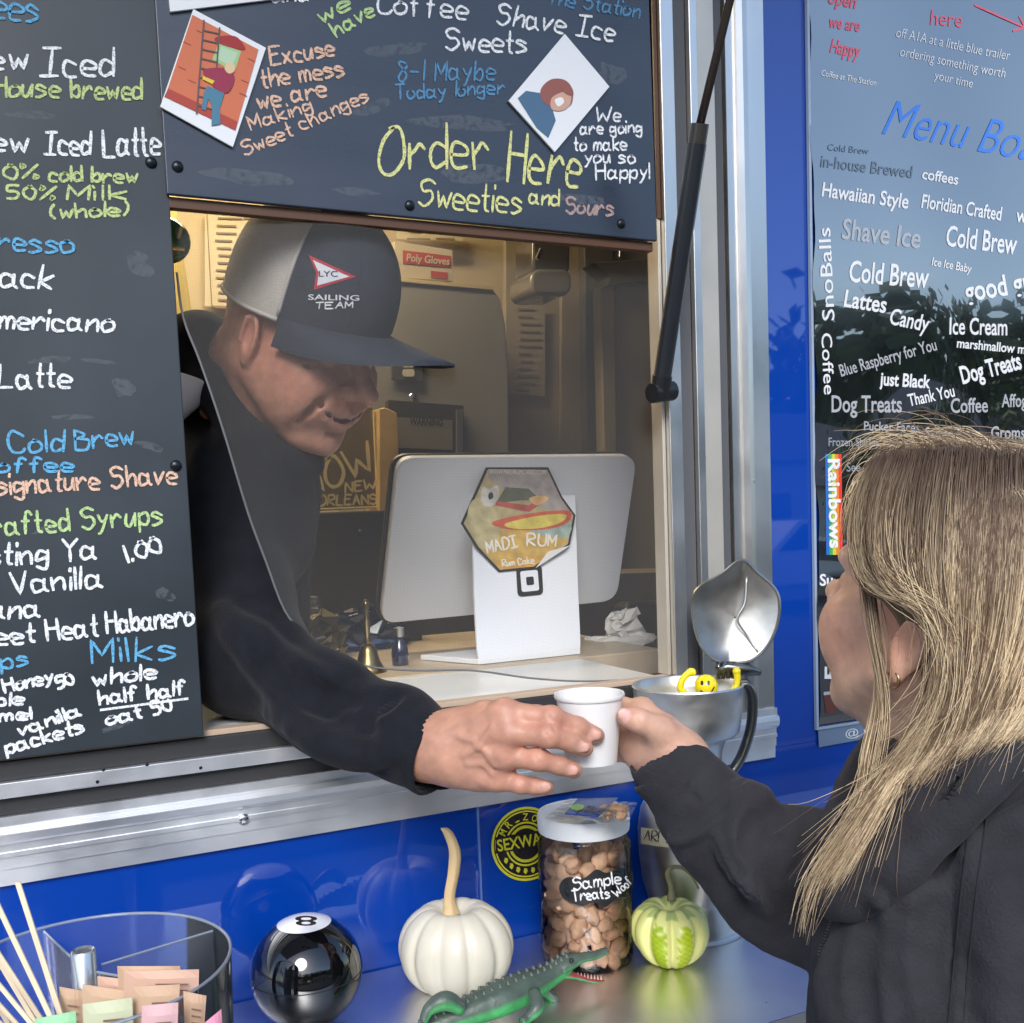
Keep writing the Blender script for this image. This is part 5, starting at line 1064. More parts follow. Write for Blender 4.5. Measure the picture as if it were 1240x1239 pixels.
# ---- head in its own frame: x forward, y left, z up
def headfield(F, T, Mh, s, man):
    W_ = lambda p: T + s * (Mh @ np.array(p, float)); c_ = lambda a, b, ra, rb=None, k=.01, sub=False: F.cap(W_(a), W_(b), ra * s, (ra if rb is None else rb) * s, k * s, sub)
    e_ = lambda c, r, k=.01, sub=False, R=None: F.ell(W_(c), np.array(r) * s, Mh if R is None else Mh @ R, k * s, sub)
    def ry(a): a = math.radians(a); return np.array([[math.cos(a), 0, math.sin(a)], [0, 1, 0], [-math.sin(a), 0, math.cos(a)]])
    def rz(a): a = math.radians(a); return np.array([[math.cos(a), -math.sin(a), 0], [math.sin(a), math.cos(a), 0], [0, 0, 1]])
    e_((-.018, 0, .030), (.093, .074, .086)); e_((.028, 0, -.025), (.062, .060, .080), .03)
    e_((.034, 0, -.082), (.044, .042, .028), .03); e_((.077, 0, -.108), (.016, .019, .016), .028)
    for y in (-1, 1):
        c_((.000, y * .061, -.050), (.058, y * .026, -.104), .014, .014, .028)
        e_((.058, y * .046, -.022), (.020, .019, .016), .026); e_((.070, y * .038, -.036), (.021, .019, .017), .022); e_((.066, y * .036, -.058), (.018, .018, .018), .026)
        e_((.071, y * .034, .026), (.018, .024, .010), .02)
        if man: e_((.044, y * .050, -.056), (.028, .015, .030), .025); e_((.020, y * .058, -.040), (.026, .012, .030), .02)
    # brow, eyes
    c_((.082 if man else .077, -.026, .022), (.082 if man else .077, .026, .022), .009, .009, .02)
    for y in (-1, 1):
        e_((.094, y * .032, .002), (.015, .018, .011), .014, True)
        e_((.074, y * .032, .001), (.0135, .016, .0125), .004)       # lids over the eyeball
        c_((.0865, y * .018, .001), (.0845, y * .046, .000), .0011, .0009, .0015, True)
    # nose
    c_((.086, 0, .014), (.113, 0, -.022), .0080, .0100, .010); e_((.120, 0, -.0285), (.0125, .0125, .0115), .007)
    for y in (-1, 1):
        e_((.106, y * .0140, -.0325), (.0120, .0078, .0090), .005); e_((.1110, y * .0075, -.0405), (.0055, .0032, .0035), .002, True)
    # muzzle and mouth
    e_((.082, 0, -.062), (.017, .030, .021), .022)
    if man:   # open smile
        up = [(.0840, -.037, -.0515), (.0910, -.027, -.0565), (.0940, -.014, -.0600), (.0975, 0, -.0612), (.0940, .014, -.0600), (.0910, .027, -.0565), (.0840, .037, -.0515)]
        lo = [(.0830, -.036, -.0550), (.0885, -.027, -.0690), (.0915, -.014, -.0765), (.0950, 0, -.0785), (.0915, .014, -.0765), (.0885, .027, -.0690), (.0830, .036, -.0550)]
        for a, b in zip(up[:-1], up[1:]): c_(a, b, .0034, .0034, .006)
        for a, b in zip(lo[:-1], lo[1:]): c_(a, b, .0040, .0040, .006)
        md = [(.0865, -.0375, -.0530, .0012), (.0915, -.027, -.0620, .0042), (.0915, -.014, -.0680, .0058), (.0935, 0, -.0700, .0062), (.0915, .014, -.0680, .0058), (.0915, .027, -.0620, .0042), (.0865, .0375, -.0530, .0012)]
        for a, b in zip(md[:-1], md[1:]): c_(a[:3], b[:3], a[3], b[3], .002, True)
        for y in (-1, 1):   # smile folds and cheek creases
            for ch, r, kk in (([(.101, y * .0235, -.028), (.096, y * .0330, -.038), (.089, y * .0420, -.050), (.080, y * .0460, -.064), (.070, y * .0460, -.080)], .0009, .012), ([(.078, y * .0520, -.010), (.071, y * .0575, -.016), (.062, y * .0620, -.018)], .0010, .005), ([(.076, y * .0530, .000), (.068, y * .0600, .001), (.058, y * .0640, .002)], .0010, .005)):
                for a, b in zip(ch[:-1], ch[1:]): c_(a, b, r, r, kk, True)
        c_((.090, -.010, -.090), (.090, .010, -.090), .0020, .0020, .010, True)
    else:
        c_((.094, -.016, -.064), (.099, 0, -.061), .0042, .0045, .006); c_((.094, .016, -.064), (.099, 0, -.061), .0042, .0045, .006)
        c_((.092, -.014, -.071), (.097, 0, -.072), .0045, .005, .006); c_((.092, .014, -.071), (.097, 0, -.072), .0045, .005, .006)
        c_((.100, -.018, -.0665), (.100, .018, -.0665), .001, .001, .002, True)
    # ears
    for y in (-1, 1):
        R = rz(y * 22) @ ry(-8); ec = (-.004 if man else -.030, y * (.0785 if man else .0765), -.010); e_(ec, (.0175, .0075, .031) if man else (.0150, .0070, .0255), .006, R=R)
        e_((ec[0] + .003, y * (.0865 if man else .0840), -.008), (.0100, .0075, .0185), .004, True, R=R)
        c_((ec[0] + .011, y * .078, -.014), (ec[0] + .009, y * .080, -.024), .0035, .003, .004)
        e_((ec[0] + .004, y * .079, -.036), (.007, .0055, .009), .006)
        c_((ec[0] - .006, y * .0845, .010), (ec[0] - .008, y * .085, -.018), .0022 if man else .0012, .0022 if man else .0012, .004)
    return W_
def blobs(V, base, items):
    C_ = np.tile(np.array(base, float), (len(V), 1))
    for c, r, col, a in items:
        w = np.exp(-(np.linalg.norm(V - np.array(c), axis=1) / r) ** 2)[:, None] * a; C_ = C_ * (1 - w) + np.array(col) * w
    return C_
# ================================================================ THE MAN
def ortho(Fv, Uv):
    Fv = nd(*Fv); Fv /= np.linalg.norm(Fv); Uv = nd(*Uv); Uv = Uv - Fv * Fv.dot(Uv); Uv /= np.linalg.norm(Uv); return np.stack([Fv, np.cross(Uv, Fv), Uv], 1)
MH = ortho(CR @ nd(.78, -.44, .42), CR @ nd(.22, .9, .32)); _r = math.radians(-3); MH = np.stack([MH[:, 0] * math.cos(_r) + MH[:, 2] * math.sin(_r), MH[:, 1], MH[:, 2] * math.cos(_r) - MH[:, 0] * math.sin(_r)], 1); sM = .90; TM_ = P(451, 484, 1.070) - sM * (MH @ nd(.128, 0, -.030))
man = thing('person', P(300, 900, 1.15), 'man in navy cap and black sweatshirt leaning out of the serving window', 'person')
F = Fld(); WM = headfield(F, TM_, MH, sM, True)
F.cap(WM((-.035, 0, -.045)), P(278, 470, 1.19), .056, .060, .03)
F.cap(WM((.02, 0, -.085)), P(315, 505, 1.16), .032, .045, .03)     # throat
for y in (-1,): F.cap(WM((-.03, y * .055, -.05)), P(300, 500, 1.13), .010, .012, .02)
F.cap(P(262, 530, 1.28), P(250, 800, 1.34), .10, .11, .04)
shM, elM, wrM = P(272, 610, 1.15), P(300, 800, 1.05), P(545, 905, .905)
F.cap(P(265, 520, 1.25), shM, .07, .05, .04); F.cap(shM, elM, .040, .034, .03); F.cap(elM, P(430, 880, .965), .034, .026, .03); F.cap(P(430, 880, .965), P(500, 900, .93), .026, .0235, .02); F.cap(P(500, 900, .93), wrM, .0235, .0245, .02)
# hand: palm from wrist to four knuckles, fingers with bends
kn = [P(612, 863, .868), P(618, 888, .862), P(612, 916, .868), P(603, 943, .878)]
F.cap(P(520, 908, .92), wrM, .0265, .0250, .02)
F.cap(P(548, 889, .905), P(585, 874, .885), .0165, .017, .02)
F.cap(P(548, 922, .907), P(580, 932, .89), .0165, .017, .02)
for i, q in enumerate(kn): F.cap(P(552, [890, 900, 912, 923][i], .905), q, .0155, [.0118, .0122, .0112, .0105][i], .014)
F.cap(P(560, 905, .912), P(612, 905, .885), .020, .014, .02)
fing = [[(612, 863, .868), (668, 869, .858), (700, 880, .866), (722, 891, .874)], [(618, 888, .862), (664, 891, .850), (692, 899, .857), (708, 906, .864)],
        [(612, 916, .868), (652, 920, .858), (678, 927, .863), (695, 933, .869)], [(603, 943, .878), (630, 950, .869), (648, 952, .872), (662, 954, .876)]]
fr_m = [(.0102, .0088, .0081, .0074), (.0104, .0090, .0082, .0076), (.0098, .0086, .0078, .0072), (.0090, .0077, .0070, .0065)]
for f_, r_ in zip(fing, fr_m): F.chain([P(*q) for q in f_], r_, .0035)
for q, r in ((fing[0][1], .0100), (fing[1][1], .0103), (fing[2][1], .0097)): F.ell(P(q[0], q[1], q[2]), (r, r, r), k=.004)
for q in kn: F.ell(q + CR @ nd(-.001, .0015, .0035), (.0088, .0080, .0080), k=.010)
F.chain([P(556, 882, .918), P(600, 868, .925), P(650, 870, .940), P(688, 876, .948)], (.016, .0135, .0110, .0095), .008)   # thumb behind the cup
# tendons, veins, knuckle creases, nails
for i, q in enumerate(kn[:4]): F.cap(P(560, [893, 902, 911, 920][i], .886), q + CR @ nd(-.012, 0, .004), .0022, .0026, .008)
for a in ([(556, 892), (575, 898), (590, 912), (600, 928)], [(562, 915), (580, 905), (596, 880)], [(566, 925), (585, 925), (598, 938)]):
    pts_ = [F.trace(u, v, .8) for u, v in a]; F.chain([p + CR @ nd(0, 0, -.0007) for p in pts_], [.0016] * len(pts_), .004)
for u, v in ((664, 864), (667, 872), (671, 880), (695, 877), (660, 884), (664, 892), (668, 899), (688, 897), (648, 914), (652, 921), (655, 927), (674, 926), (628, 944), (631, 951), (645, 951)):
    p = F.trace(u, v, .8)
    if p is not None: F.cap(p + CR @ nd(-.0004, .003, .0004), p + CR @ nd(.0004, -.003, .0004), .0009, .0009, .0016, True)
nails = [(719, 890, 8.5, 7), (704, 905, 8.5, 7.2), (691, 933, 8.5, 6.8), (658, 953, 7.5, 5.8)]
npos = []
for u, v, a, b in nails:
    p = F.trace(u + 1, v, .8); npos.append(p); F.ell(p + CR @ nd(.001, 0, -.0010), (.0062, .0050, .0021), CR, .0008)
# body mesh and skin colours
V, Q = F.mesh(.0017, cut=lambda c: (c @ nd(0, 0, 1)) > 1.2)
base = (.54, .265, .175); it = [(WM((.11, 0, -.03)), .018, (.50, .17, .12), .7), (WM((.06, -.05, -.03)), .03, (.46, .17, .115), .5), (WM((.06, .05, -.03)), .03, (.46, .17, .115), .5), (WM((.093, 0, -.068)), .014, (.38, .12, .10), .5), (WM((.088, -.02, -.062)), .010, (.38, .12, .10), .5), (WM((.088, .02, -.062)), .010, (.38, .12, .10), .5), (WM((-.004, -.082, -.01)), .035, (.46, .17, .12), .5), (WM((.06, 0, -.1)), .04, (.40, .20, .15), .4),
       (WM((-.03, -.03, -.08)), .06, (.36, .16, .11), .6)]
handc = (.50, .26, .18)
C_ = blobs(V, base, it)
w = (1 / (1 + np.exp(-(V @ CR[:, 0] - (P(500, 905, .93) @ CR[:, 0])) / .01)))[:, None] * (V[:, 2] < 1.5)[:, None]; C_ = C_ * (1 - w) + np.array(handc) * w
for q in kn + [P(*f_[1]) for f_ in fing]:
    w = np.exp(-(np.linalg.norm(V - q, axis=1) / .013) ** 2)[:, None] * .26; C_ = C_ * (1 - w) + nd(.54, .16, .115) * w
for p in npos:
    q = (V - p) @ CR; w = np.clip(1.4 - ((q[:, 0] / .0066) ** 2 + (q[:, 1] / .0052) ** 2 + (q[:, 2] / .005) ** 2), 0, 1)[:, None]; w = np.minimum(w * 2, 1); C_ = C_ * (1 - w) + nd(.62, .34, .27) * w
# stubble-free mottling: broad and fine
C_ *= (1 + .06 * wig(V, 90, 1) + .05 * wig(V, 240, 3))[:, None]
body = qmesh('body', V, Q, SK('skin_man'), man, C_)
# eyes, teeth
for y in (-1, 1): MB().add(*sphere(WM((.0735, y * .032, .0)), .0128 * sM, 24, 16)).build('eye', M('eye_white', (.6, .55, .5), .15), man, smooth=True)
for k in range(-5, 6):
    yk = k * .0046; ax_ = abs(yk); c0 = nd(np.interp(ax_, [0, .014, .026], [.0930, .0912, .0880]), yk, np.interp(ax_, [0, .014, .026], [-.0668, -.0652, -.0605])); vs, fs = sphere((0, 0, 0), 1, 14, 8); vs = [WM(c0 + nd(v[0] * .0016, v[1] * .0025, v[2] * (.0046 if abs(k) < 2 else .0038))) for v in vs]
    MB().add(vs, fs).build('tooth', M('teeth', (.72, .66, .55), .25), man, smooth=True)
m = MB(); m.add(*sphere(WM((.068, 0, -.068)), .0160 * sM, 20, 12)); m.build('mouth_inside', M('mouth_dark', (.05, .012, .012), .4), man, smooth=True)
# sweatshirt
G_ = Fld()
G_.cap(P(262, 560, 1.30), P(245, 840, 1.36), .125, .135, .05); G_.ell(P(302, 600, 1.22), (.085, .08, .095), k=.04)
G_.cap(P(262, 545, 1.24), P(272, 620, 1.15), .085, .070, .05); G_.cap(P(272, 620, 1.15), P(298, 795, 1.048), .066, .058, .04)
G_.chain([P(298, 795, 1.048), P(398, 855, .985), P(480, 888, .942), P(512, 908, .925)], (.055, .0425, .0370, .0350), .03)
G_.chain([P(478, 890, .942), P(505, 903, .928), P(533, 914, .915)], (.0360, .0355, .0350), .006)
G_.ell(P(243, 440, 1.17), (.052, .055, .060), k=.03); G_.chain([P(236, 400, 1.20), P(262, 470, 1.12), P(300, 540, 1.10), P(345, 560, 1.115), P(378, 560, 1.14)], (.020, .022, .020, .018, .014), .02)
G_.cap(P(310, 590, 1.15), P(330, 660, 1.17), .05, .04, .05)
G_.cap(P(505, 903, .928), P(560, 924, .900), .0325, .034, .004, True)      # cuff opening
G_.ell(WM((-.03, 0, -.05)), (.060, .060, .06), k=.004, sub=True)
for a, r in (([(300, 760), (340, 800), (390, 830)], .005), ([(270, 740), (300, 790), (350, 850), (400, 890)], .005), ([(330, 870), (390, 895), (450, 905)], .004), ([(380, 900), (430, 915), (470, 912)], .004)):
    pts_ = [G_.trace(u, v, .7) for u, v in spline(a, 4)]; pts_ = [p for p in pts_ if p is not None]; G_.chain([p + CR @ nd(0, 0, -r * .2) for p in pts_], [r * .9] * len(pts_), .022)
for a, r in (([(452, 838), (446, 870), (452, 925)], .0016), ([(458, 858), (470, 848), (480, 838)], .002), ([(315, 790), (350, 830), (400, 860)], .004), ([(360, 810), (380, 835), (430, 850)], .003)):
    pts_ = [G_.trace(u, v, .7) for u, v in spline(a, 4)]; pts_ = [p for p in pts_ if p is not None]; G_.chain(pts_, [r * 1.2] * len(pts_), .012, True)
def fold(amp, f, seed): return lambda P_, D: np.where(np.abs(D) < .04, D + amp * wig(P_, f, seed), D)
G_.post = fold(.0013, 30, 2.)
V, Q = G_.mesh(.0026, cut=lambda c: c[:, 2] > 1.25)
BLKC = M('black_fleece', (.0075, .0085, .013), .92, spec=.25, var=(50, .25), bump=[(420, .8, .0010), (60, .2, .003)])
BLKC.node_tree.nodes['Principled BSDF'].inputs['Sheen Weight'].default_value = .06
qmesh('sweatshirt', V, Q, BLKC, man)
def cuff(A, B, ra, rb, mat, parent, name='cuff', ribs=46):
    ax = (B - A) / np.linalg.norm(B - A); u = np.cross(ax, CR[:, 2]); u /= np.linalg.norm(u); w = np.cross(ax, u); n = ribs * 4; vs = []; L = np.linalg.norm(B - A); rows = [(0, -.003), (.02, 0), (.25, .0012), (.6, .0004), (.9, .0010), (.97, .0012), (1.0, 0), (1.005, -.0016), (.97, -.0030), (.6, -.0032)]
    for t, dr in rows:
        r0 = ra + (rb - ra) * t
        for k in range(n):
            a = 2 * math.pi * k / n; r = r0 + dr + (.0005 if t < .95 else .0002) * math.cos(a * ribs) + .0012 * math.sin(a * 2 + 1) + .0007 * math.sin(a * 5 + t * 3); vs.append(A + ax * L * t + r * (math.cos(a) * u + math.sin(a) * w))
    m = len(rows); return MB().add(vs, [(i * n + k, i * n + (k + 1) % n, (i + 1) * n + (k + 1) % n, (i + 1) * n + k) for i in range(m - 1) for k in range(n)]).build(name, mat, parent, smooth=True)
cuff(P(468, 884, .948), P(531, 914, .916), .0345, .0372, BLKC, man)
# ---- cap
NAVY = M('cap_navy', (.019, .025, .038), .85, var=(60, .15), bump=(600, .5, .0006)); CAPB = M('cap_mesh', (.52, .47, .42), .8, var=(25, .12), bump=[(500, .8, .0010)]); PIPE = M('cap_piping', (.50, .46, .42), .8)
def crown(az, z):   # az 0 = front, z in head units
    zt_ = .160; z0_ = .030; t = np.clip((z - z0_) / (zt_ - z0_), 0, 1); r = (1 - t ** 2.6) ** .5; fx = .109 + .010 * math.cos(az); a_ = math.cos(az); b_ = math.sin(az); lift = .006 * max(a_, 0)
    return WM((-.010 + fx * a_ * (r * .96 + .04 * (1 - t)) + .012 * t * (a_ > 0) * a_, (.0880) * b_ * r, z + lift * (1 - t)))
def crown_patch(a0, a1, na, nz, name, mat, z0=.028, push=0):
    vs = []
    for j in range(nz + 1):
        z = z0 + (.1599 - z0) * math.sin(j / nz * math.pi / 2)
        for i in range(na + 1): vs.append(crown(a0 + (a1 - a0) * i / na, z if abs(z - .028) > .0001 or True else z))
    return MB().add(vs, [(j * (na + 1) + i, j * (na + 1) + i + 1, (j + 1) * (na + 1) + i + 1, (j + 1) * (na + 1) + i) for j in range(nz) for i in range(na)]).build(name, mat, CAP, smooth=True)
CAP = thing('baseball_cap', WM((0, 0, .03)), 'navy and grey mesh-back cap with pennant and SAILING TEAM lettering worn by the man', 'cap')
aS = math.radians(68); front = crown_patch(-aS, aS, 40, 24, 'front_panel', NAVY, z0=.014); rear = crown_patch(aS, 2 * math.pi - aS, 48, 24, 'mesh_back', CAPB, z0=.018)
for sgn in (-1, 1): MB().tube([crown(sgn * aS, z) for z in .026 + (.1597 - .026) * np.sin(np.linspace(0, 1, 26) * math.pi / 2)], .0021, 8).build('piping', PIPE, CAP, smooth=True)
MB().tube([crown(a, .021) for a in np.linspace(aS, 2 * math.pi - aS, 40)], .0022, 8).build('band', PIPE, CAP, smooth=True)
MB().add(*sphere(WM((-.004, 0, .160)), .006, 16, 10)).build('button', NAVY, CAP, smooth=True)
vs = []; NA, NB = 36, 12
for side in (0, 1):
    for j in range(NB + 1):
        for i in range(NA + 1):
            s = (i / NA - .5) * 2; a = s * math.radians(66); t = j / NB; p0x = -.010 + .112 * math.cos(a); p0y = .0875 * math.sin(a); ext = .112 * math.cos(s * math.pi / 2) ** .62; x = p0x + ext * t; y_ = p0y * (1 + .05 * t) ; z = .036 + .020 * t - .006 * t * t - .046 * (abs(y_) / .08) ** 2 * (.10 + .90 * t) - .004 * s * s - .0022 * side
            vs.append(WM((x, y_, z)))
n1 = (NA + 1) * (NB + 1); f = [(o_ + j * (NA + 1) + i, o_ + j * (NA + 1) + i + 1, o_ + (j + 1) * (NA + 1) + i + 1, o_ + (j + 1) * (NA + 1) + i) for o_ in (0, n1) for j in range(NB) for i in range(NA)] + [(NB * (NA + 1) + i, NB * (NA + 1) + i + 1, n1 + NB * (NA + 1) + i + 1, n1 + NB * (NA + 1) + i) for i in range(NA)]
brim = MB().add(vs, f).build('brim', NAVY, CAP, smooth=True)
bc = bvh_of(front, rear); oc = onBVH(bc, .0009)
def cflat(name, pts, mat, push=.0009):
    g = onBVH(bc, push); P2 = []
    for i in range(len(pts)):
        a, b = nd(*pts[i]), nd(*pts[(i + 1) % len(pts)])
        for t in (0, .25, .5, .75): P2.append(a + (b - a) * t)
    c = np.mean(P2, axis=0); vs = [g(*c)] + [g(*(c + (p - c) * .5)) for p in P2] + [g(*p) for p in P2]
    if any(v is None for v in vs): return
    n = len(P2); return MB().add(vs, [(0, 1 + k, 1 + (k + 1) % n) for k in range(n)] + [(1 + k, 1 + n + k, 1 + n + (k + 1) % n, 1 + (k + 1) % n) for k in range(n)]).build(name, mat, CAP)
cflat('pennant', [(374, 309), (431, 335), (380, 351), (383, 330)], M('pennant_red', (.50, .02, .04), .7), .0008); cflat('pennant', [(379, 315), (423, 335), (384, 346), (386, 330)], M('pennant_white', (.75, .75, .78), .7), .0014)
THR = M('thread_white', (.75, .75, .76), .7)
printed('LYC', (386, 335), (409, 335), 7, onBVH(bc, .0019), M('thread_navy', (.03, .04, .09), .7), CAP, bold=.01, lift=0); printed('SAILING', (373, 363), (435, 364), 6.5, oc, THR, CAP, bold=.012, lift=0); write('TEAM', (382, 374), (427, 373), 7.5, oc, THR, CAP, wid=1.7, lift=.0002, name='embroidery')
printed('TEAM', (476, 370), (496, 372), 8, oc, M('thread_red', (.35, .05, .09), .7), CAP, bold=.01, lift=0)
for a_ in (-.45, .45): MB().tube([crown(a_, z) for z in np.linspace(.034, .152, 20)], .0007, 6).build('stitching', NAVY, CAP)
# white cup edge at his back
wc = thing('white_bowl', P(222, 495, 1.25), 'white rounded bowl edge peeking out from behind the left chalkboard', 'bowl')
MB().lathe([(.0001, -.03), (.02, -.03), (.034, -.01), (.038, .012), (.036, .014), (.030, -.006), (.0001, -.02)], P(206, 470, 1.10), 32, axis=CR @ np.array([[.2, -.98, 0], [.98, .2, 0], [0, 0, 1.]]) @ np.array([[0, 0, 1], [1, 0, 0], [0, 1, 0.]])).build('bowl', M('bowl_white', (.78, .77, .75), .4), wc, auto=.8)
# ================================================================ THE WOMAN
th = math.radians(60); pt = math.radians(21)
fc = nd(-math.cos(th) * math.cos(pt), math.sin(pt), -math.sin(th) * math.cos(pt)); MW = ortho(CR @ fc, CR @ nd(-.10, 1, .05)); sW = .95; TW = P(1098, 783, .765) - sW * (MW @ nd(-.030, .080, -.010))
wom = thing('person', P(1180, 1239, .75), 'woman with long blonde highlighted hair in a dark grey hoodie taking the cup', 'person')
F = Fld(); WW = headfield(F, TW, MW, sW, False)
F.cap(WW((-.03, 0, -.05)), P(1160, 985, .84), .050, .055, .03); F.cap(WW((.02, 0, -.09)), P(1130, 960, .86), .030, .045, .03)
F.cap(P(1170, 1080, .80), P(1190, 1420, .78), .095, .10, .04); F.cap(P(1160, 1030, .82), P(1080, 1060, .90), .06, .045, .04); F.cap(P(1080, 1060, .90), P(955, 1080, .885), .040, .032, .03); F.cap(P(955, 1080, .885), P(872, 1004, .89), .032, .028, .03)
wrW = P(826, 922, .893); F.cap(P(870, 1010, .89), wrW, .030, .0205, .02); F.cap(P(1180, 1040, .78), P(1300, 1060, .74), .06, .05, .04); F.cap(P(1300, 1060, .74), P(1330, 1300, .72), .045, .04, .04)
# hand round the cup
F.cap(wrW, P(806, 893, .893), .0195, .0165, .02); F.cap(P(822, 925, .898), P(782, 915, .915), .0165, .0150, .02); F.cap(P(816, 915, .90), P(780, 885, .925), .017, .014, .02); F.cap(P(805, 925, .905), P(768, 905, .928), .014, .012, .02); F.cap(P(800, 900, .90), P(770, 880, .920), .014, .012, .015)
F.chain([P(812, 905, .888), P(798, 884, .880), P(774, 873, .876), P(757, 867, .880)], (.0145, .0105, .0088, .0078), .010)      # thumb
F.chain([P(802, 880, .905), P(778, 858, .925), P(752, 856, .940), P(728, 862, .952)], (.0120, .0090, .0080, .0068), .008)     # index
F.chain([P(800, 890, .912), P(772, 876, .938), P(745, 876, .950), P(720, 880, .954)], (.0115, .0090, .0080, .0070), .006)
F.chain([P(796, 903, .915), P(768, 895, .940), P(742, 895, .950), P(722, 897, .952)], (.0110, .0086, .0078, .0068), .006)
F.chain([P(790, 915, .915), P(764, 913, .936), P(744, 912, .944), P(728, 912, .946)], (.0100, .0078, .0070, .0062), .006)
for a in ([(800, 905), (812, 915), (822, 928)], [(806, 902), (818, 908), (830, 920)], [(771, 868), (773, 874), (772, 880)]):
    pts_ = [F.trace(u, v, .8) for u, v in a]
    if all(p is not None for p in pts_): F.chain(pts_, [.0006] * len(pts_), .003, True)
wn_ = F.trace(756, 866, .8)
if wn_ is not None: F.ell(wn_ + CR @ nd(-.001, .001, -.0010), (.0052, .0058, .0020), CR, .0008)
V, Q = F.mesh(.0021, cut=lambda c: c[:, 2] > 1.15)
C_ = blobs(V, (.80, .50, .35), [(WW((.06, .05, -.035)), .035, (.70, .30, .21), .6), (WW((.11, 0, -.03)), .015, (.66, .28, .2), .5), (WW((-.016, .082, -.01)), .03, (.66, .28, .19), .6), (WW((.098, 0, -.066)), .014, (.55, .2, .17), .8)])
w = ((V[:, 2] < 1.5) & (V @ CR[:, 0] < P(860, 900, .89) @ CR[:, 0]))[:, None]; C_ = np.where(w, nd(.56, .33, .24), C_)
q = (V - P(757, 867, .88)); w = np.exp(-(np.linalg.norm(q, axis=1) / .012) ** 2)[:, None] * .5; C_ = C_ * (1 - w) + nd(.68, .30, .22) * w
if wn_ is not None: q = (V - wn_) @ CR; w = np.clip(1.4 - ((q[:, 0] / .0055) ** 2 + (q[:, 1] / .006) ** 2 + (q[:, 2] / .005) ** 2), 0, 1)[:, None]; C_ = C_ * (1 - np.minimum(w * 2, 1)) + nd(.72, .42, .36) * np.minimum(w * 2, 1)
C_ *= (1 + .03 * wig(V, 90, 1) + .03 * wig(V, 240, 3))[:, None]
wbody = qmesh('body', V, Q, SK('skin_woman'), wom, C_)
for y in (-1, 1): MB().add(*sphere(WW((.0735, y * .032, .0)), .0128 * sW, 24, 16)).build('eye', M('eye_white', (0, 0, 0)), wom, smooth=True)
m = MB()
for k in range(16):
    a = (k / 15 - .5) * 1.7; m.tube([WW((.0865 - .002 * a * a, .032 + .015 * a, .001)), WW((.097 - .003 * a * a, .032 + .020 * a, .004))], [.0005, .0001], 4)
m.build('eyelashes', M('lash', (.01, .008, .006), .6), wom)
ep = WW((-.027, .0825, -.040)); MB().tube([ep + .0065 * (MW @ nd(math.cos(a), .15, math.sin(a))) for a in np.linspace(0, 6.2, 20)], .0008, 6).build('earring', M('earring_gold', (.7, .5, .25), .25, 1), wom, smooth=True)
# hoodie
H = Fld()
H.cap(P(1185, 1110, .80), P(1195, 1420, .77), .128, .132, .05); H.cap(P(1150, 1020, .82), P(1240, 990, .76), .080, .075, .05); H.cap(P(1240, 1010, .76), P(1320, 1070, .73), .075, .070, .05); H.cap(P(1320, 1070, .73), P(1335, 1330, .72), .066, .06, .04)
H.cap(P(1130, 1050, .84), P(1060, 1075, .90), .07, .062, .05)
H.chain([P(1070, 1066, .90), P(962, 1082, .882), P(927, 1054, .882), P(870, 1000, .888), P(832, 955, .892)], (.056, .0465, .0450, .0395, .0365), .03)
H.chain([P(840, 968, .892), P(818, 938, .892), P(802, 921, .893)], (.0360, .0320, .0300), .008)
H.ell(P(1190, 925, .82), (.085, .085, .050), k=.05)
H.cap(P(818, 938, .892), P(785, 898, .893), .0262, .0268, .002, True)
H.cap(WW((-.03, 0, -.05)), P(1152, 930, .83), .058, .052, .01, True)
H.ell(WW((0, 0, 0)), (.10, .10, .12), k=.01, sub=True)
def ridge(Fd, a, r, k, sub=False, sink=.3, t0=.45):
    r *= 1.45; k *= .7; sink *= .4
    pts_ = [Fd.trace(u, v, t0) for u, v in spline(a, 4)]; pts_ = [p for p in pts_ if p is not None]
    if len(pts_) > 1: Fd.chain([p + CR @ nd(0, 0, -r * (0 if sub else sink)) for p in pts_], [r] * len(pts_), k, sub)
# hood edge rolling over the chest, and its cord-like folds
ridge(H, [(1290, 905), (1245, 945), (1195, 975), (1150, 1020), (1110, 1060)], .0045, .012, True)
ridge(H, [(1178, 975), (1166, 1060), (1158, 1140), (1146, 1270)], .0020, .004, True); ridge(H, [(1196, 975), (1184, 1060), (1174, 1140), (1162, 1270)], .0018, .004, True)
ridge(H, [(1186, 975), (1174, 1060), (1166, 1140), (1154, 1270)], .0032, .006)
for a, r, k in (([(906, 942), (880, 975), (845, 1005), (815, 1018)], .0045, .008), ([(925, 955), (905, 985), (903, 1025), (925, 1060)], .007, .02), ([(985, 998), (950, 1010), (930, 1050), (935, 1090)], .008, .02), ([(870, 1015), (885, 1050), (920, 1090)], .0035, .008), ([(1040, 1140), (1020, 1190), (1030, 1260)], .006, .03), ([(1070, 1120), (1055, 1180), (1075, 1260)], .006, .03), ([(1110, 1090), (1100, 1160), (1120, 1250)], .006, .03), ([(1210, 1080), (1215, 1160), (1230, 1240)], .007, .03)): ridge(H, a, r, k)
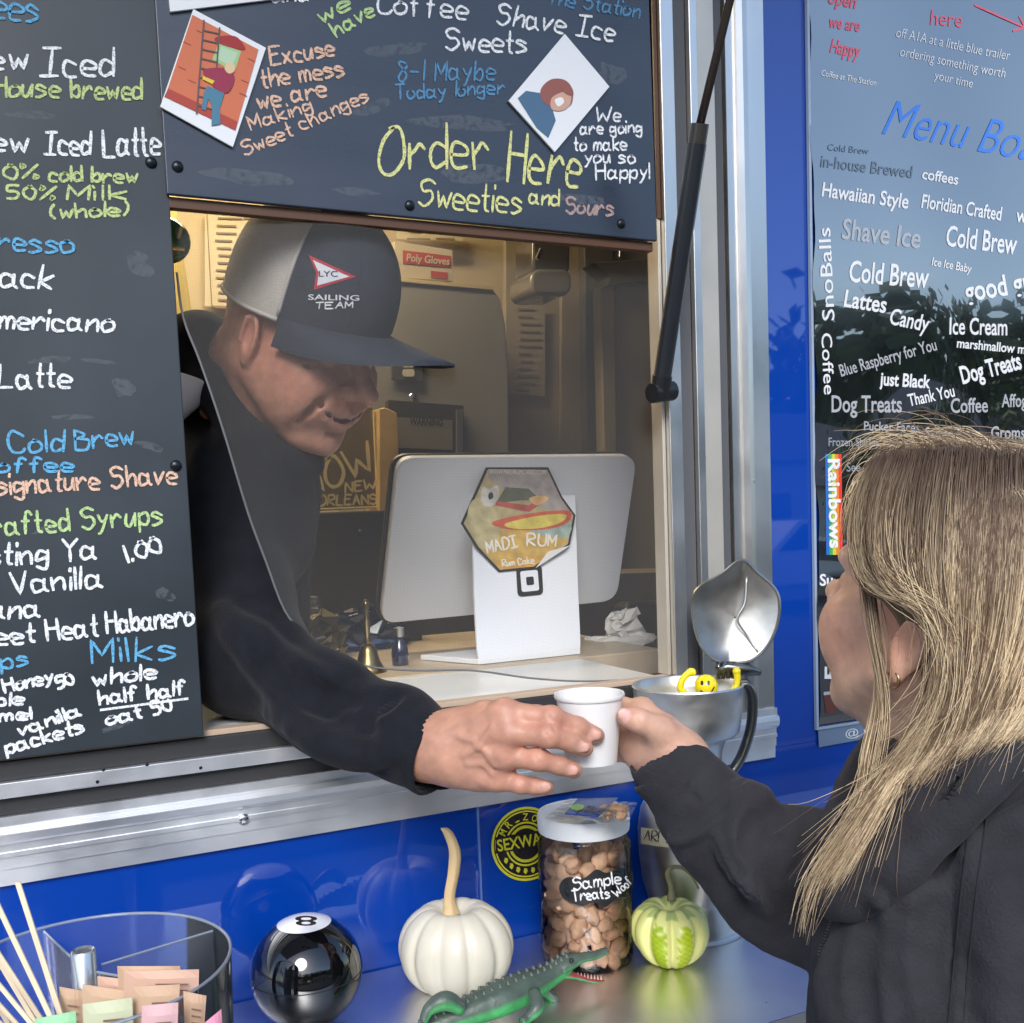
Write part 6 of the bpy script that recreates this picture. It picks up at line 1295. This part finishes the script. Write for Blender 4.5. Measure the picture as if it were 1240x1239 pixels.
for a, r, k in (([(898, 945), (872, 975), (840, 1000), (810, 1012)], .0022, .005), ([(915, 990), (912, 1030), (935, 1065)], .005, .015), ([(948, 1020), (945, 1060), (955, 1100)], .006, .02), ([(862, 1018), (880, 1058), (918, 1098)], .0016, .004), ([(842, 940), (836, 958), (846, 970)], .0014, .004), ([(1052, 1130), (1040, 1190), (1050, 1260)], .005, .02), ([(1088, 1110), (1078, 1170), (1096, 1260)], .005, .02), ([(1130, 1100), (1122, 1170), (1135, 1260)], .004, .02)): ridge(H, a, r, k, True)
_f1 = fold(.0020, 34, 5.); _f2 = fold(.0007, 95, 2.); H.post = lambda P_, D: _f2(P_, _f1(P_, D))
V, Q = H.mesh(.0021, cut=lambda c: c[:, 2] > 1.12)
HOOD = M('charcoal_fleece', (.027, .026, .031), .9, spec=.25, var=(26, .22), bump=[(420, .9, .0012), (60, .25, .003)]); HOOD.node_tree.nodes['Principled BSDF'].inputs['Sheen Weight'].default_value = .10; HOOD.node_tree.nodes['Principled BSDF'].inputs['Sheen Tint'].default_value = (.5, .5, .6, 1)
hoodie = qmesh('hoodie', V, Q, HOOD, wom)
cuff(P(858, 978, .891), P(800, 921, .893), .0355, .0318, HOOD, wom)
HD = Fld(); hp_ = spline([(1330, 815), (1285, 855), (1240, 897), (1190, 950), (1140, 1005), (1098, 1046), (1062, 1072), (1032, 1094), (1008, 1092), (992, 1076)], 5); np_ = spline([(1300, 800), (1250, 840), (1195, 885), (1140, 925), (1095, 965), (1058, 1000), (1032, 1028), (1014, 1046)], 5)
tr_ = lambda q, o: H.trace(q[0], q[1], .45, -o); hq = [p for p in (tr_(q, .015) for q in hp_) if p is not None]; nq = [p for p in (tr_(q, .006) for q in np_) if p is not None]
HD.chain(hq, list(np.interp(np.linspace(0, 1, len(hq)), [0, .5, .75, .9, 1], [.0145, .0130, .0110, .0115, .0085])), .004)
for k in range(24):
    a_, b_ = hq[int(k * (len(hq) - 10) / 24)], nq[int(k * (len(nq) - 1) / 24)]; HD.cap(a_ - CR @ nd(0, 0, .006), b_ - CR @ nd(0, 0, .004), .0075, .010, .016)
kn_ = [tr_(q, .020) for q in [(1074, 1050), (1060, 1066), (1056, 1084), (1066, 1094)]]; HD.chain(kn_, [.007, .0085, .0085, .006], .005)
kn_ = [tr_(q, .016) for q in [(1046, 1092), (1030, 1103), (1010, 1104), (996, 1094)]]; HD.chain(kn_, [.006, .007, .007, .005], .004)
for sh in ((-16, -14), (-9, -8)): gq = [tr_((q[0] + sh[0], q[1] + sh[1]), .022) for q in hp_[:34]]; HD.chain([g for g in gq if g is not None], [.0022] * len(gq), .003, True)
HD.post = fold(.0010, 60, 1.); V, Q = HD.mesh(.0019, cut=lambda c: c[:, 2] > 1.15); qmesh('hood', V, Q, HOOD, wom)
SE = M('hoodie_seam', (.014, .014, .016), .9)
for a in ([(1178, 975), (1166, 1060), (1158, 1140), (1146, 1260)], [(1197, 975), (1185, 1060), (1176, 1140), (1164, 1260)], [(1292, 902), (1240, 938), (1196, 968), (1178, 975)]):
    pt_ = [H.trace(u, v, .45) for u, v in spline(a, 8)]; MB().tube([p for p in pt_ if p is not None], .0006, 6).build('seam', SE, wom, smooth=True)
ZM = M('zip_metal', (.45, .45, .45), .3, .9); hb = bvh_of(hoodie); oh = onBVH(hb, .001)
for path in ([(1020, 1018), (1014, 1035), (1007, 1052)], [(1006, 1100), (996, 1125), (986, 1155)]):
    L_ = spline(path, 8); m = MB(); acc = 0
    for k, p in enumerate(L_):
        w = H.trace(p[0] + 6, p[1], .45)
        if w is None: continue
        w = w + CR @ nd(0, 0, .0014)
        t = CR @ nd(.0016, 0, 0); s_ = CR @ nd(0, .00045, 0); m.slab([w - t - s_, w + t - s_, w + t + s_, w - t + s_], CR @ nd(0, 0, .0008))
    if m.v: z = m.build('zip_teeth', ZM, wom); z['kind'] = 'stuff'
# ---- hair
HB = Fld(); 
hs = lambda p: WW(p)
HB.ell(hs((-.026, 0, .034)), nd(.099, .083, .086) * sW, MW, .01)
HB.ell(hs((-.075, 0, -.03)), nd(.045, .070, .080) * sW, MW, .03)
HB.cap(hs((-.085, .0, -.05)), hs((-.10, 0, -.14)), .060, .055, .03)
HB.ell(hs((.118, 0, -.02)), nd(.085, .10, .085) * sW, MW, .004, True)        # keep the face free
HB.ell(hs((.022, .095, -.045)), nd(.062, .045, .068) * sW, MW, .006, True); HB.ell(hs((.022, -.095, -.045)), nd(.062, .045, .068) * sW, MW, .006, True)
V, Q = HB.mesh(.0035)
HAIRM = M('hair_strands', (1, 1, 1), .58, spec=.30, vcol=True)
rootc = nd(.145, .095, .068); midc = nd(.26, .17, .105); blo = nd(.90, .71, .45)
hz_ = (V[:, 2] - hs((0, 0, 0))[2]) / .1; w = np.clip((.55 - hz_) / 1.2, 0, 1)[:, None]
under = qmesh('scalp_hair', V, Q, M('hair_under', (1, 1, 1), .6, vcol=True, bump=(200, .5, .002), stretch=(1, 1, .15)), wom, (rootc * .75) * (1 - w) + (midc * .6) * w)
cbv = bvh_of(under, wbody, hoodie, [o for o in wom.children if o.name.startswith('hood') and o is not hoodie][0])
def strands(guides, n, name, wid=.00026, seed=0, jit=.006, blond=.5, fly=0.0, clump=.5, K=18, push=.004, root=0.0, dv=0):
    """guides: sight-line polylines of equal control count; strands lie between neighbours, pushed outside head and hoodie"""
    r = np.random.default_rng(seed); Gd = []
    for g in guides: Gd.append(np.array([P(q[0], q[1] + dv, q[2]) for q in spline(g, 7)]))
    Lm = min(len(g) for g in Gd); Gd = [g[np.linspace(0, len(g) - 1, K).astype(int)] for g in Gd]
    vs = []; fs = []; cs = []; tt = np.linspace(0, 1, K); NC = 110; cl = r.uniform(0, len(Gd) - 1.001, NC); cof = r.normal(0, jit * .8, (NC, 3)); cb_ = r.uniform(0, 1, NC); cdir = r.normal(0, 1, (NC, 3)); cdir /= np.linalg.norm(cdir, axis=1)[:, None]; cph = r.uniform(0, 6.28, NC); cfr = r.uniform(3.5, 8, NC); cam_ = r.uniform(.0008, .0048, NC)
    for s in range(n):
        q = int(r.integers(NC)); g = cl[q] if r.random() < clump else r.uniform(0, len(Gd) - 1.001); isc = g == cl[q]; g = np.clip(g + (r.normal(0, .028) if isc else 0), 0, len(Gd) - 1.001)
        i = int(g); f = g - i; f_ = f; line = Gd[i] * (1 - f_) + Gd[i + 1] * f_
        o0 = r.normal(0, jit, 3); o1 = r.normal(0, jit, 3) * (.45 if isc else 1.3) + (cof[q] * 1.6 if isc else 0); ph = r.uniform(0, 6.28); am = r.uniform(.0, .0034)
        line = line + (cdir[q][None] * (cam_[q] * tt ** .7 * np.sin(tt * cfr[q] + cph[q]))[:, None] if isc else 0)
        if isc: o0 = o0 * .7
        line = line + o0 * (1 - tt)[:, None] + o1 * tt[:, None] + (am * np.sin(tt * r.uniform(3, 9) + ph))[:, None] * r.normal(0, 1, 3)
        if r.random() < fly: line = line + (r.normal(0, .02, 3) * 1.0)[None] * (tt ** 2)[:, None]
        t1 = r.uniform(.80, .96); line = np.array([np.array([np.interp(t * t1, tt, line[:, x]) for x in range(3)]) for t in tt])
        # keep outside
        dp_ = r.uniform(.0005, push)
        for k in range(K):
            d = line[k] - CC; L = np.linalg.norm(d); h_ = cbv.ray_cast(Vector(CC), Vector(d / L))
            if h_[0] is not None and h_[3] < L + dp_: line[k] = CC + d / L * (h_[3] - dp_)
        gg_ = (cl[q] if isc else g) + r.normal(0, .02); bl = .5 + .34 * math.sin(gg_ * 9.1 + seed) + .36 * math.sin(gg_ * 21.7 + 2 * seed) + .34 * math.sin(gg_ * 47 + 1) + r.normal(0, .09); bl = 1 / (1 + math.exp(-(bl - (1 - blond)) * 12)); w_ = wid * r.uniform(.6, 1.35); n0 = len(vs); cm = np.where(r.random() < .1, .75, 1) * r.uniform(.88, 1.1)
        for k in range(K):
            t = line[min(k + 1, K - 1)] - line[max(k - 1, 0)]; v = line[k] - CC; s1 = np.cross(t, v); s1 /= np.linalg.norm(s1) + 1e-9; s2 = v / np.linalg.norm(v); ww = w_ * (1 - .75 * tt[k] ** 3)
            vs += [line[k] + s1 * ww, line[k] - s1 * ww, line[k] - s2 * ww * 1.2]
            b_ = np.clip(tt[k] * 2.4 - .10 + root, 0, 1); c = rootc * (1 - b_) + (midc * (1 - bl) + blo * bl) * b_; c = c * cm; cs += [c, c, c]
        for k in range(K - 1):
            a = n0 + 3 * k
            fs += [(a, a + 3, a + 5, a + 2), (a + 1, a + 2, a + 5, a + 4), (a, a + 1, a + 4, a + 3)]
    base = wloc(wom); me = bpy.data.meshes.new(name); me.from_pydata((np.array(vs) - base).tolist(), [], fs); me.shade_smooth(); ca = me.color_attributes.new('Col', 'FLOAT_COLOR', 'POINT'); ca.data.foreach_set('color', np.c_[np.array(cs), np.ones(len(cs))].astype(np.float32).ravel()); me.materials.append(HAIRM)
    o = bpy.data.objects.new(name, me); link(o, wom); o['kind'] = 'stuff'; return o
# long side hair from the parting down behind the ear, to the chest on the left and into the hood on the right
side = [[(1062, 562, .80), (1038, 610, .79), (1036, 660, .78), (1050, 705, .77), (1092, 720, .74), (1134, 736, .73), (1154, 800, .73), (1146, 850, .735)],
        [(1085, 554, .79), (1064, 610, .765), (1064, 680, .75), (1098, 716, .74), (1140, 740, .73), (1156, 800, .73), (1148, 860, .73), (1108, 905, .735)],
        [(1120, 550, .775), (1106, 620, .75), (1108, 690, .735), (1134, 750, .73), (1152, 810, .725), (1140, 870, .725), (1106, 915, .73), (1082, 950, .735)],
        [(1160, 548, .77), (1152, 620, .745), (1148, 710, .73), (1150, 780, .725), (1146, 840, .72), (1130, 890, .725), (1108, 930, .73), (1084, 955, .735)],
        [(1200, 552, .765), (1196, 640, .74), (1188, 730, .73), (1180, 800, .72), (1166, 860, .715), (1148, 895, .72), (1130, 920, .725), (1108, 940, .73)],
        [(1240, 556, .77), (1238, 640, .74), (1230, 730, .73), (1218, 790, .72), (1204, 840, .715), (1188, 875, .715), (1172, 900, .72), (1152, 918, .725)],
        [(1290, 570, .78), (1290, 650, .75), (1282, 730, .735), (1264, 790, .73), (1246, 835, .72), (1230, 865, .72), (1215, 885, .72), (1200, 900, .725)],
        [(1330, 600, .80), (1335, 680, .78), (1325, 760, .76), (1310, 820, .75), (1290, 850, .74), (1270, 870, .735), (1255, 885, .73), (1240, 895, .73)]]
strands(side, 7000, 'hair', seed=11, jit=.0035, blond=.44, fly=.03, clump=.8)
lock = [[(1046, 690, .785), (1054, 740, .78), (1062, 790, .775), (1060, 850, .775), (1046, 910, .77), (1042, 960, .765), (1016, 1010, .755), (984, 1060, .75), (970, 1110, .75), (962, 1160, .76)],
        [(1050, 700, .78), (1056, 760, .77), (1067, 820, .76), (1072, 870, .76), (1064, 920, .76), (1052, 965, .75), (1026, 1010, .745), (994, 1062, .745), (978, 1112, .75), (972, 1165, .75)],
        [(1138, 800, .735), (1128, 850, .735), (1108, 885, .735), (1086, 920, .74), (1070, 955, .74), (1050, 985, .74), (1028, 1020, .738), (1004, 1058, .738), (986, 1085, .742)],
        [(1156, 810, .725), (1146, 860, .725), (1124, 895, .73), (1100, 925, .735), (1078, 948, .738), (1060, 978, .74), (1040, 1008, .738), (1022, 1036, .738), (1006, 1058, .742)]]
strands(lock[:2], 70, 'hair', seed=12, jit=.0026, blond=.55, fly=.05, clump=.6, root=.1, K=22)
strands(lock[2:], 1100, 'hair', seed=16, jit=.0030, blond=.58, fly=.08, clump=.7, root=1.0, K=20)
crown_ = [[(1062, 562, .80), (1042, 580, .80), (1030, 620, .80), (1030, 660, .80)], [(1075, 552, .80), (1055, 560, .81), (1038, 590, .815), (1036, 640, .81)], [(1100, 545, .80), (1080, 548, .82), (1060, 556, .83), (1040, 590, .83)], [(1150, 538, .80), (1120, 533, .82), (1090, 535, .84), (1062, 556, .85)], [(1200, 545, .80), (1170, 530, .83), (1130, 528, .85), (1085, 545, .86)], [(1260, 560, .80), (1230, 540, .83), (1190, 533, .86), (1140, 545, .88)], [(1310, 590, .81), (1290, 560, .84), (1260, 545, .87), (1220, 550, .89)]]
strands(crown_, 1300, 'hair', seed=13, jit=.0035, blond=.45, fly=.06, clump=.2, push=.003, wid=.00028, dv=12)
fly_ = [[(1100, 548, .80), (1090, 528, .81), (1060, 520, .82), (1030, 545, .83), (1020, 560, .83)], [(1130, 545, .79), (1120, 516, .81), (1085, 512, .82), (1045, 530, .83), (1030, 570, .83)], [(1180, 545, .79), (1160, 518, .80), (1120, 512, .82), (1080, 522, .83), (1050, 540, .83)], [(1250, 550, .79), (1220, 526, .80), (1185, 512, .81), (1140, 512, .82), (1100, 530, .83)]]
strands(fly_, 70, 'hair', seed=14, jit=.010, blond=.7, fly=.5, clump=.0, wid=.00026, dv=16)
back_ = [[(1160, 560, .84), (1290, 580, .90), (1340, 700, .92), (1330, 850, .88)], [(1140, 545, .86), (1260, 560, .95), (1330, 700, .97), (1320, 860, .92)], [(1120, 545, .88), (1220, 560, .97), (1290, 700, 1.0), (1290, 860, .96)]]
strands(back_, 500, 'hair', seed=15, jit=.008, blond=.5, clump=.3)
# ================================================================ THE STREET BEHIND THE CAMERA (seen in reflections)
def struct(name, mb, mat): o = mb.build(name, mat, None, origin=(0, 0, 0)); o['kind'] = 'structure'; return o
struct('ground', MB().add([(-300, -300, -.02), (300, -300, -.02), (300, 300, -.02), (-300, 300, -.02)], [(0, 1, 2, 3)]), M('grass_ground', (.06, .075, .03), .9, var=(.6, .3)))
struct('pavement', MB().box((-12, -3.4, -.019), (14, 3.5, 0.0)), M('concrete', (.14, .135, .125), .8, var=(3, .15), bump=(60, .3)))
struct('road', MB().box((-300, -14, -.119), (300, -4.2, -.012)), M('asphalt', (.055, .055, .06), .85, var=(2, .2), bump=(90, .4)))
struct('kerb', MB().box((-300, -4.19, -.02), (300, -3.99, .09)), M('concrete', (0, 0, 0)))
for k in range(-12, 12): pass
struct('lane_marking', MB().add([p for k in range(-15, 16) for p in ((k * 5, -8.55, -.007), (k * 5 + 2, -8.55, -.007), (k * 5 + 2, -8.4, -.007), (k * 5, -8.4, -.007))], [tuple(range(4 * k, 4 * k + 4)) for k in range(31)]), M('road_paint', (.7, .7, .68), .7))
def house(x, y, w, d, h, rh, wall, roof, label):
    t = thing('house', (x, y, 0), label, 'house'); wm = M('house_wall_%s' % wall[0], wall[1], .8, var=(1, .1)); rm = M('house_roof_%s' % roof[0], roof[1], .8, var=(2, .2))
    box('wall', (x - w / 2, y - d / 2, -.02), (x + w / 2, y + d / 2, h), wm, t)
    o = .4; MB().slab([(x - w / 2 - o, y - d / 2 - o, h), (x - w / 2 - o, y + d / 2 + o, h), (x - w / 2 - o, y, h + rh)], (w + 2 * o, 0, 0)).build('roof', rm, t)
    gm = M('house_glass', (.03, .04, .05), .1); fm = M('house_frame', (.75, .75, .72), .6)
    n = int(w // 2.6)
    for k in range(n):
        cx_ = x - w / 2 + (k + .5) * w / n
        if k == n // 2: box('door', (cx_ - .45, y + d / 2 + .002, 0), (cx_ + .45, y + d / 2 + .05, 2.05), M('house_door', (.15, .05, .04), .5), t); continue
        f = box('window', (cx_ - .6, y + d / 2 + .002, .9), (cx_ + .6, y + d / 2 + .06, 2.1), fm, t); box('pane', (cx_ - .52, y + d / 2 + .0605, .98), (cx_ + .52, y + d / 2 + .07, 2.02), gm, f)
house(6, -24, 12, 8, 2.8, 1.5, ('tan', (.40, .33, .25)), ('brown', (.09, .07, .06)), 'low tan house with brown gable roof across the road')
house(24, -26, 13, 8, 2.9, 1.8, ('white', (.65, .65, .62)), ('grey', (.12, .12, .13)), 'low white house with grey gable roof across the road')
house(46, -28, 16, 9, 3.0, 1.6, ('blue', (.28, .36, .42)), ('dark', (.06, .06, .07)), 'pale blue bungalow with dark roof across the road')
house(-13, -25, 14, 8, 2.8, 1.7, ('cream', (.58, .52, .38)), ('red', (.20, .07, .05)), 'cream house with reddish gable roof across the road')
house(-34, -27, 15, 9, 3.1, 1.6, ('green', (.30, .36, .26)), ('grey', (0, 0, 0)), 'sage green bungalow with grey roof across the road')
BARK = M('bark', (.12, .09, .06), .9, bump=(20, .5)); LEAF = [M('leaf_a', (.045, .08, .02), .6, var=(3, .4)), M('leaf_b', (.07, .11, .03), .6, var=(3, .4))]
def tree(x, y, h, r, seed, label):
    rg = np.random.default_rng(seed); t = thing('tree', (x, y, 0), label, 'tree'); m = MB()
    tr_ = spline([(x, y, -.05), (x + rg.normal(0, .1), y, h * .3), (x + rg.normal(0, .25), y + .1, h * .6)], 5); m.tube(tr_, np.linspace(.2, .1, len(tr_)), 10); top_ = tr_[-1]; tips = []
    for k in range(9):
        a = k * 2.4; e = top_ + nd(math.cos(a) * r * rg.uniform(.4, .8), math.sin(a) * r * rg.uniform(.4, .8), rg.uniform(.05, .5) * h); m.tube([top_ - nd(0, 0, h * .12), (top_ + e) / 2 + rg.normal(0, .15, 3), e], [.09, .05, .02], 6); tips.append(e)
    m.build('trunk', BARK, t)
    cl = [e + rg.normal(0, r * .25, 3) for e in tips for _ in range(5)]; L = np.repeat(np.array(cl), 70, axis=0); L = L + rg.normal(0, r * .17, L.shape); n = len(L); a = rg.normal(size=(n, 3)); a /= np.linalg.norm(a, axis=1)[:, None]; b = np.cross(a, rg.normal(size=(n, 3))); b /= np.linalg.norm(b, axis=1)[:, None]; s = rg.uniform(.07, .15, n)[:, None]
    V = np.stack([L - a * s, L + b * s * .5, L + a * s, L - b * s * .5], 1).reshape(-1, 3); me = bpy.data.meshes.new('crown'); me.from_pydata((V - nd(x, y, 0)).tolist(), [], [tuple(range(4 * k, 4 * k + 4)) for k in range(n)]); me.materials.append(LEAF[seed % 2]); o = bpy.data.objects.new('crown', me); link(o, t)
wd = MB(); wv = []; rw = np.random.default_rng(5); cx0 = rw.uniform(-70, 110, 260); ch0 = rw.uniform(8, 14, 260); i_ = rw.integers(0, 260, 26000); ww = np.stack([cx0[i_] + rw.normal(0, 2.6, 26000), -42 + rw.normal(0, 1.6, 26000), ch0[i_] * np.abs(rw.beta(2.2, 1.2, 26000))], 1)
a_ = rw.normal(size=(26000, 3)); a_ /= np.linalg.norm(a_, axis=1)[:, None]; b_ = np.cross(a_, rw.normal(size=(26000, 3))); b_ /= np.linalg.norm(b_, axis=1)[:, None]; ss = rw.uniform(.35, .9, 26000)[:, None]
wme = bpy.data.meshes.new('far_wood'); wme.from_pydata(np.stack([ww - a_ * ss, ww + b_ * ss * .7, ww + a_ * ss, ww - b_ * ss * .7], 1).reshape(-1, 3).tolist(), [], [tuple(range(4 * k, 4 * k + 4)) for k in range(26000)]); wme.materials.append(LEAF[0]); wo = bpy.data.objects.new('far_wood', wme); link(wo); tag(wo, 'dense dark wood standing beyond the houses across the road', 'wood', kind='stuff')
TL = ['tall loose green tree beside the tan house', 'short bushy tree in front of the white house', 'big spreading tree right of the white house', 'round tree left of the pale blue bungalow', 'slim tree by the cream house', 'dark broad tree between the cream and green houses', 'young tree near the kerb far to the right']
for k, a in enumerate([(14, -20, 7, 2.4), (20, -18, 4.5, 1.8), (33, -21, 8.5, 3.2), (40, -19, 5.5, 2.2), (-6, -20, 6.5, 2.0), (-23, -22, 8, 3.2), (58, -18, 6, 2.3)]): tree(a[0], a[1], a[2] * .62, a[3] * .8, k + 3, TL[k])
def car(x, y, col, label):
    t = thing('parked_car', (x, y, 0), label, 'car'); pm = M('car_paint_%d' % int(col[0] * 100), col, .25, coat=1); prof = [(-2.2, .35), (-2.25, .75), (-1.5, .88), (-.9, 1.4), (.7, 1.43), (1.45, .95), (2.15, .82), (2.2, .35)]
    MB().slab([(x + a, y - .85, b) for a, b in prof], (0, 1.7, 0)).build('body', pm, t, bevel=.06)
    for s in (-.856, .852): MB().slab([(x + a, y + s, b) for a, b in [(-1.35, .92), (-.85, 1.33), (.62, 1.36), (1.2, .95)]], (0, .004, 0)).build('window', M('house_glass', (0, 0, 0)), t)
    for wx in (-1.4, 1.4):
        for s in (-.8, .62): w = MB().lathe([(.02, 0), (.2, 0), (.33, .02), (.33, .18), (.02, .18)], (0, 0, 0), 20, axis=np.array([[1, 0, 0], [0, 0, 1], [0, 1, 0.]])).build('wheel', RUB, t); w.location = (wx, s, .33)
car(12, -12.6, (.65, .65, .66), 'white car parked across the road'); car(22, -12.7, (.03, .04, .06), 'dark car parked across the road further right'); car(-7, -12.6, (.30, .03, .03), 'red car parked across the road on the left')
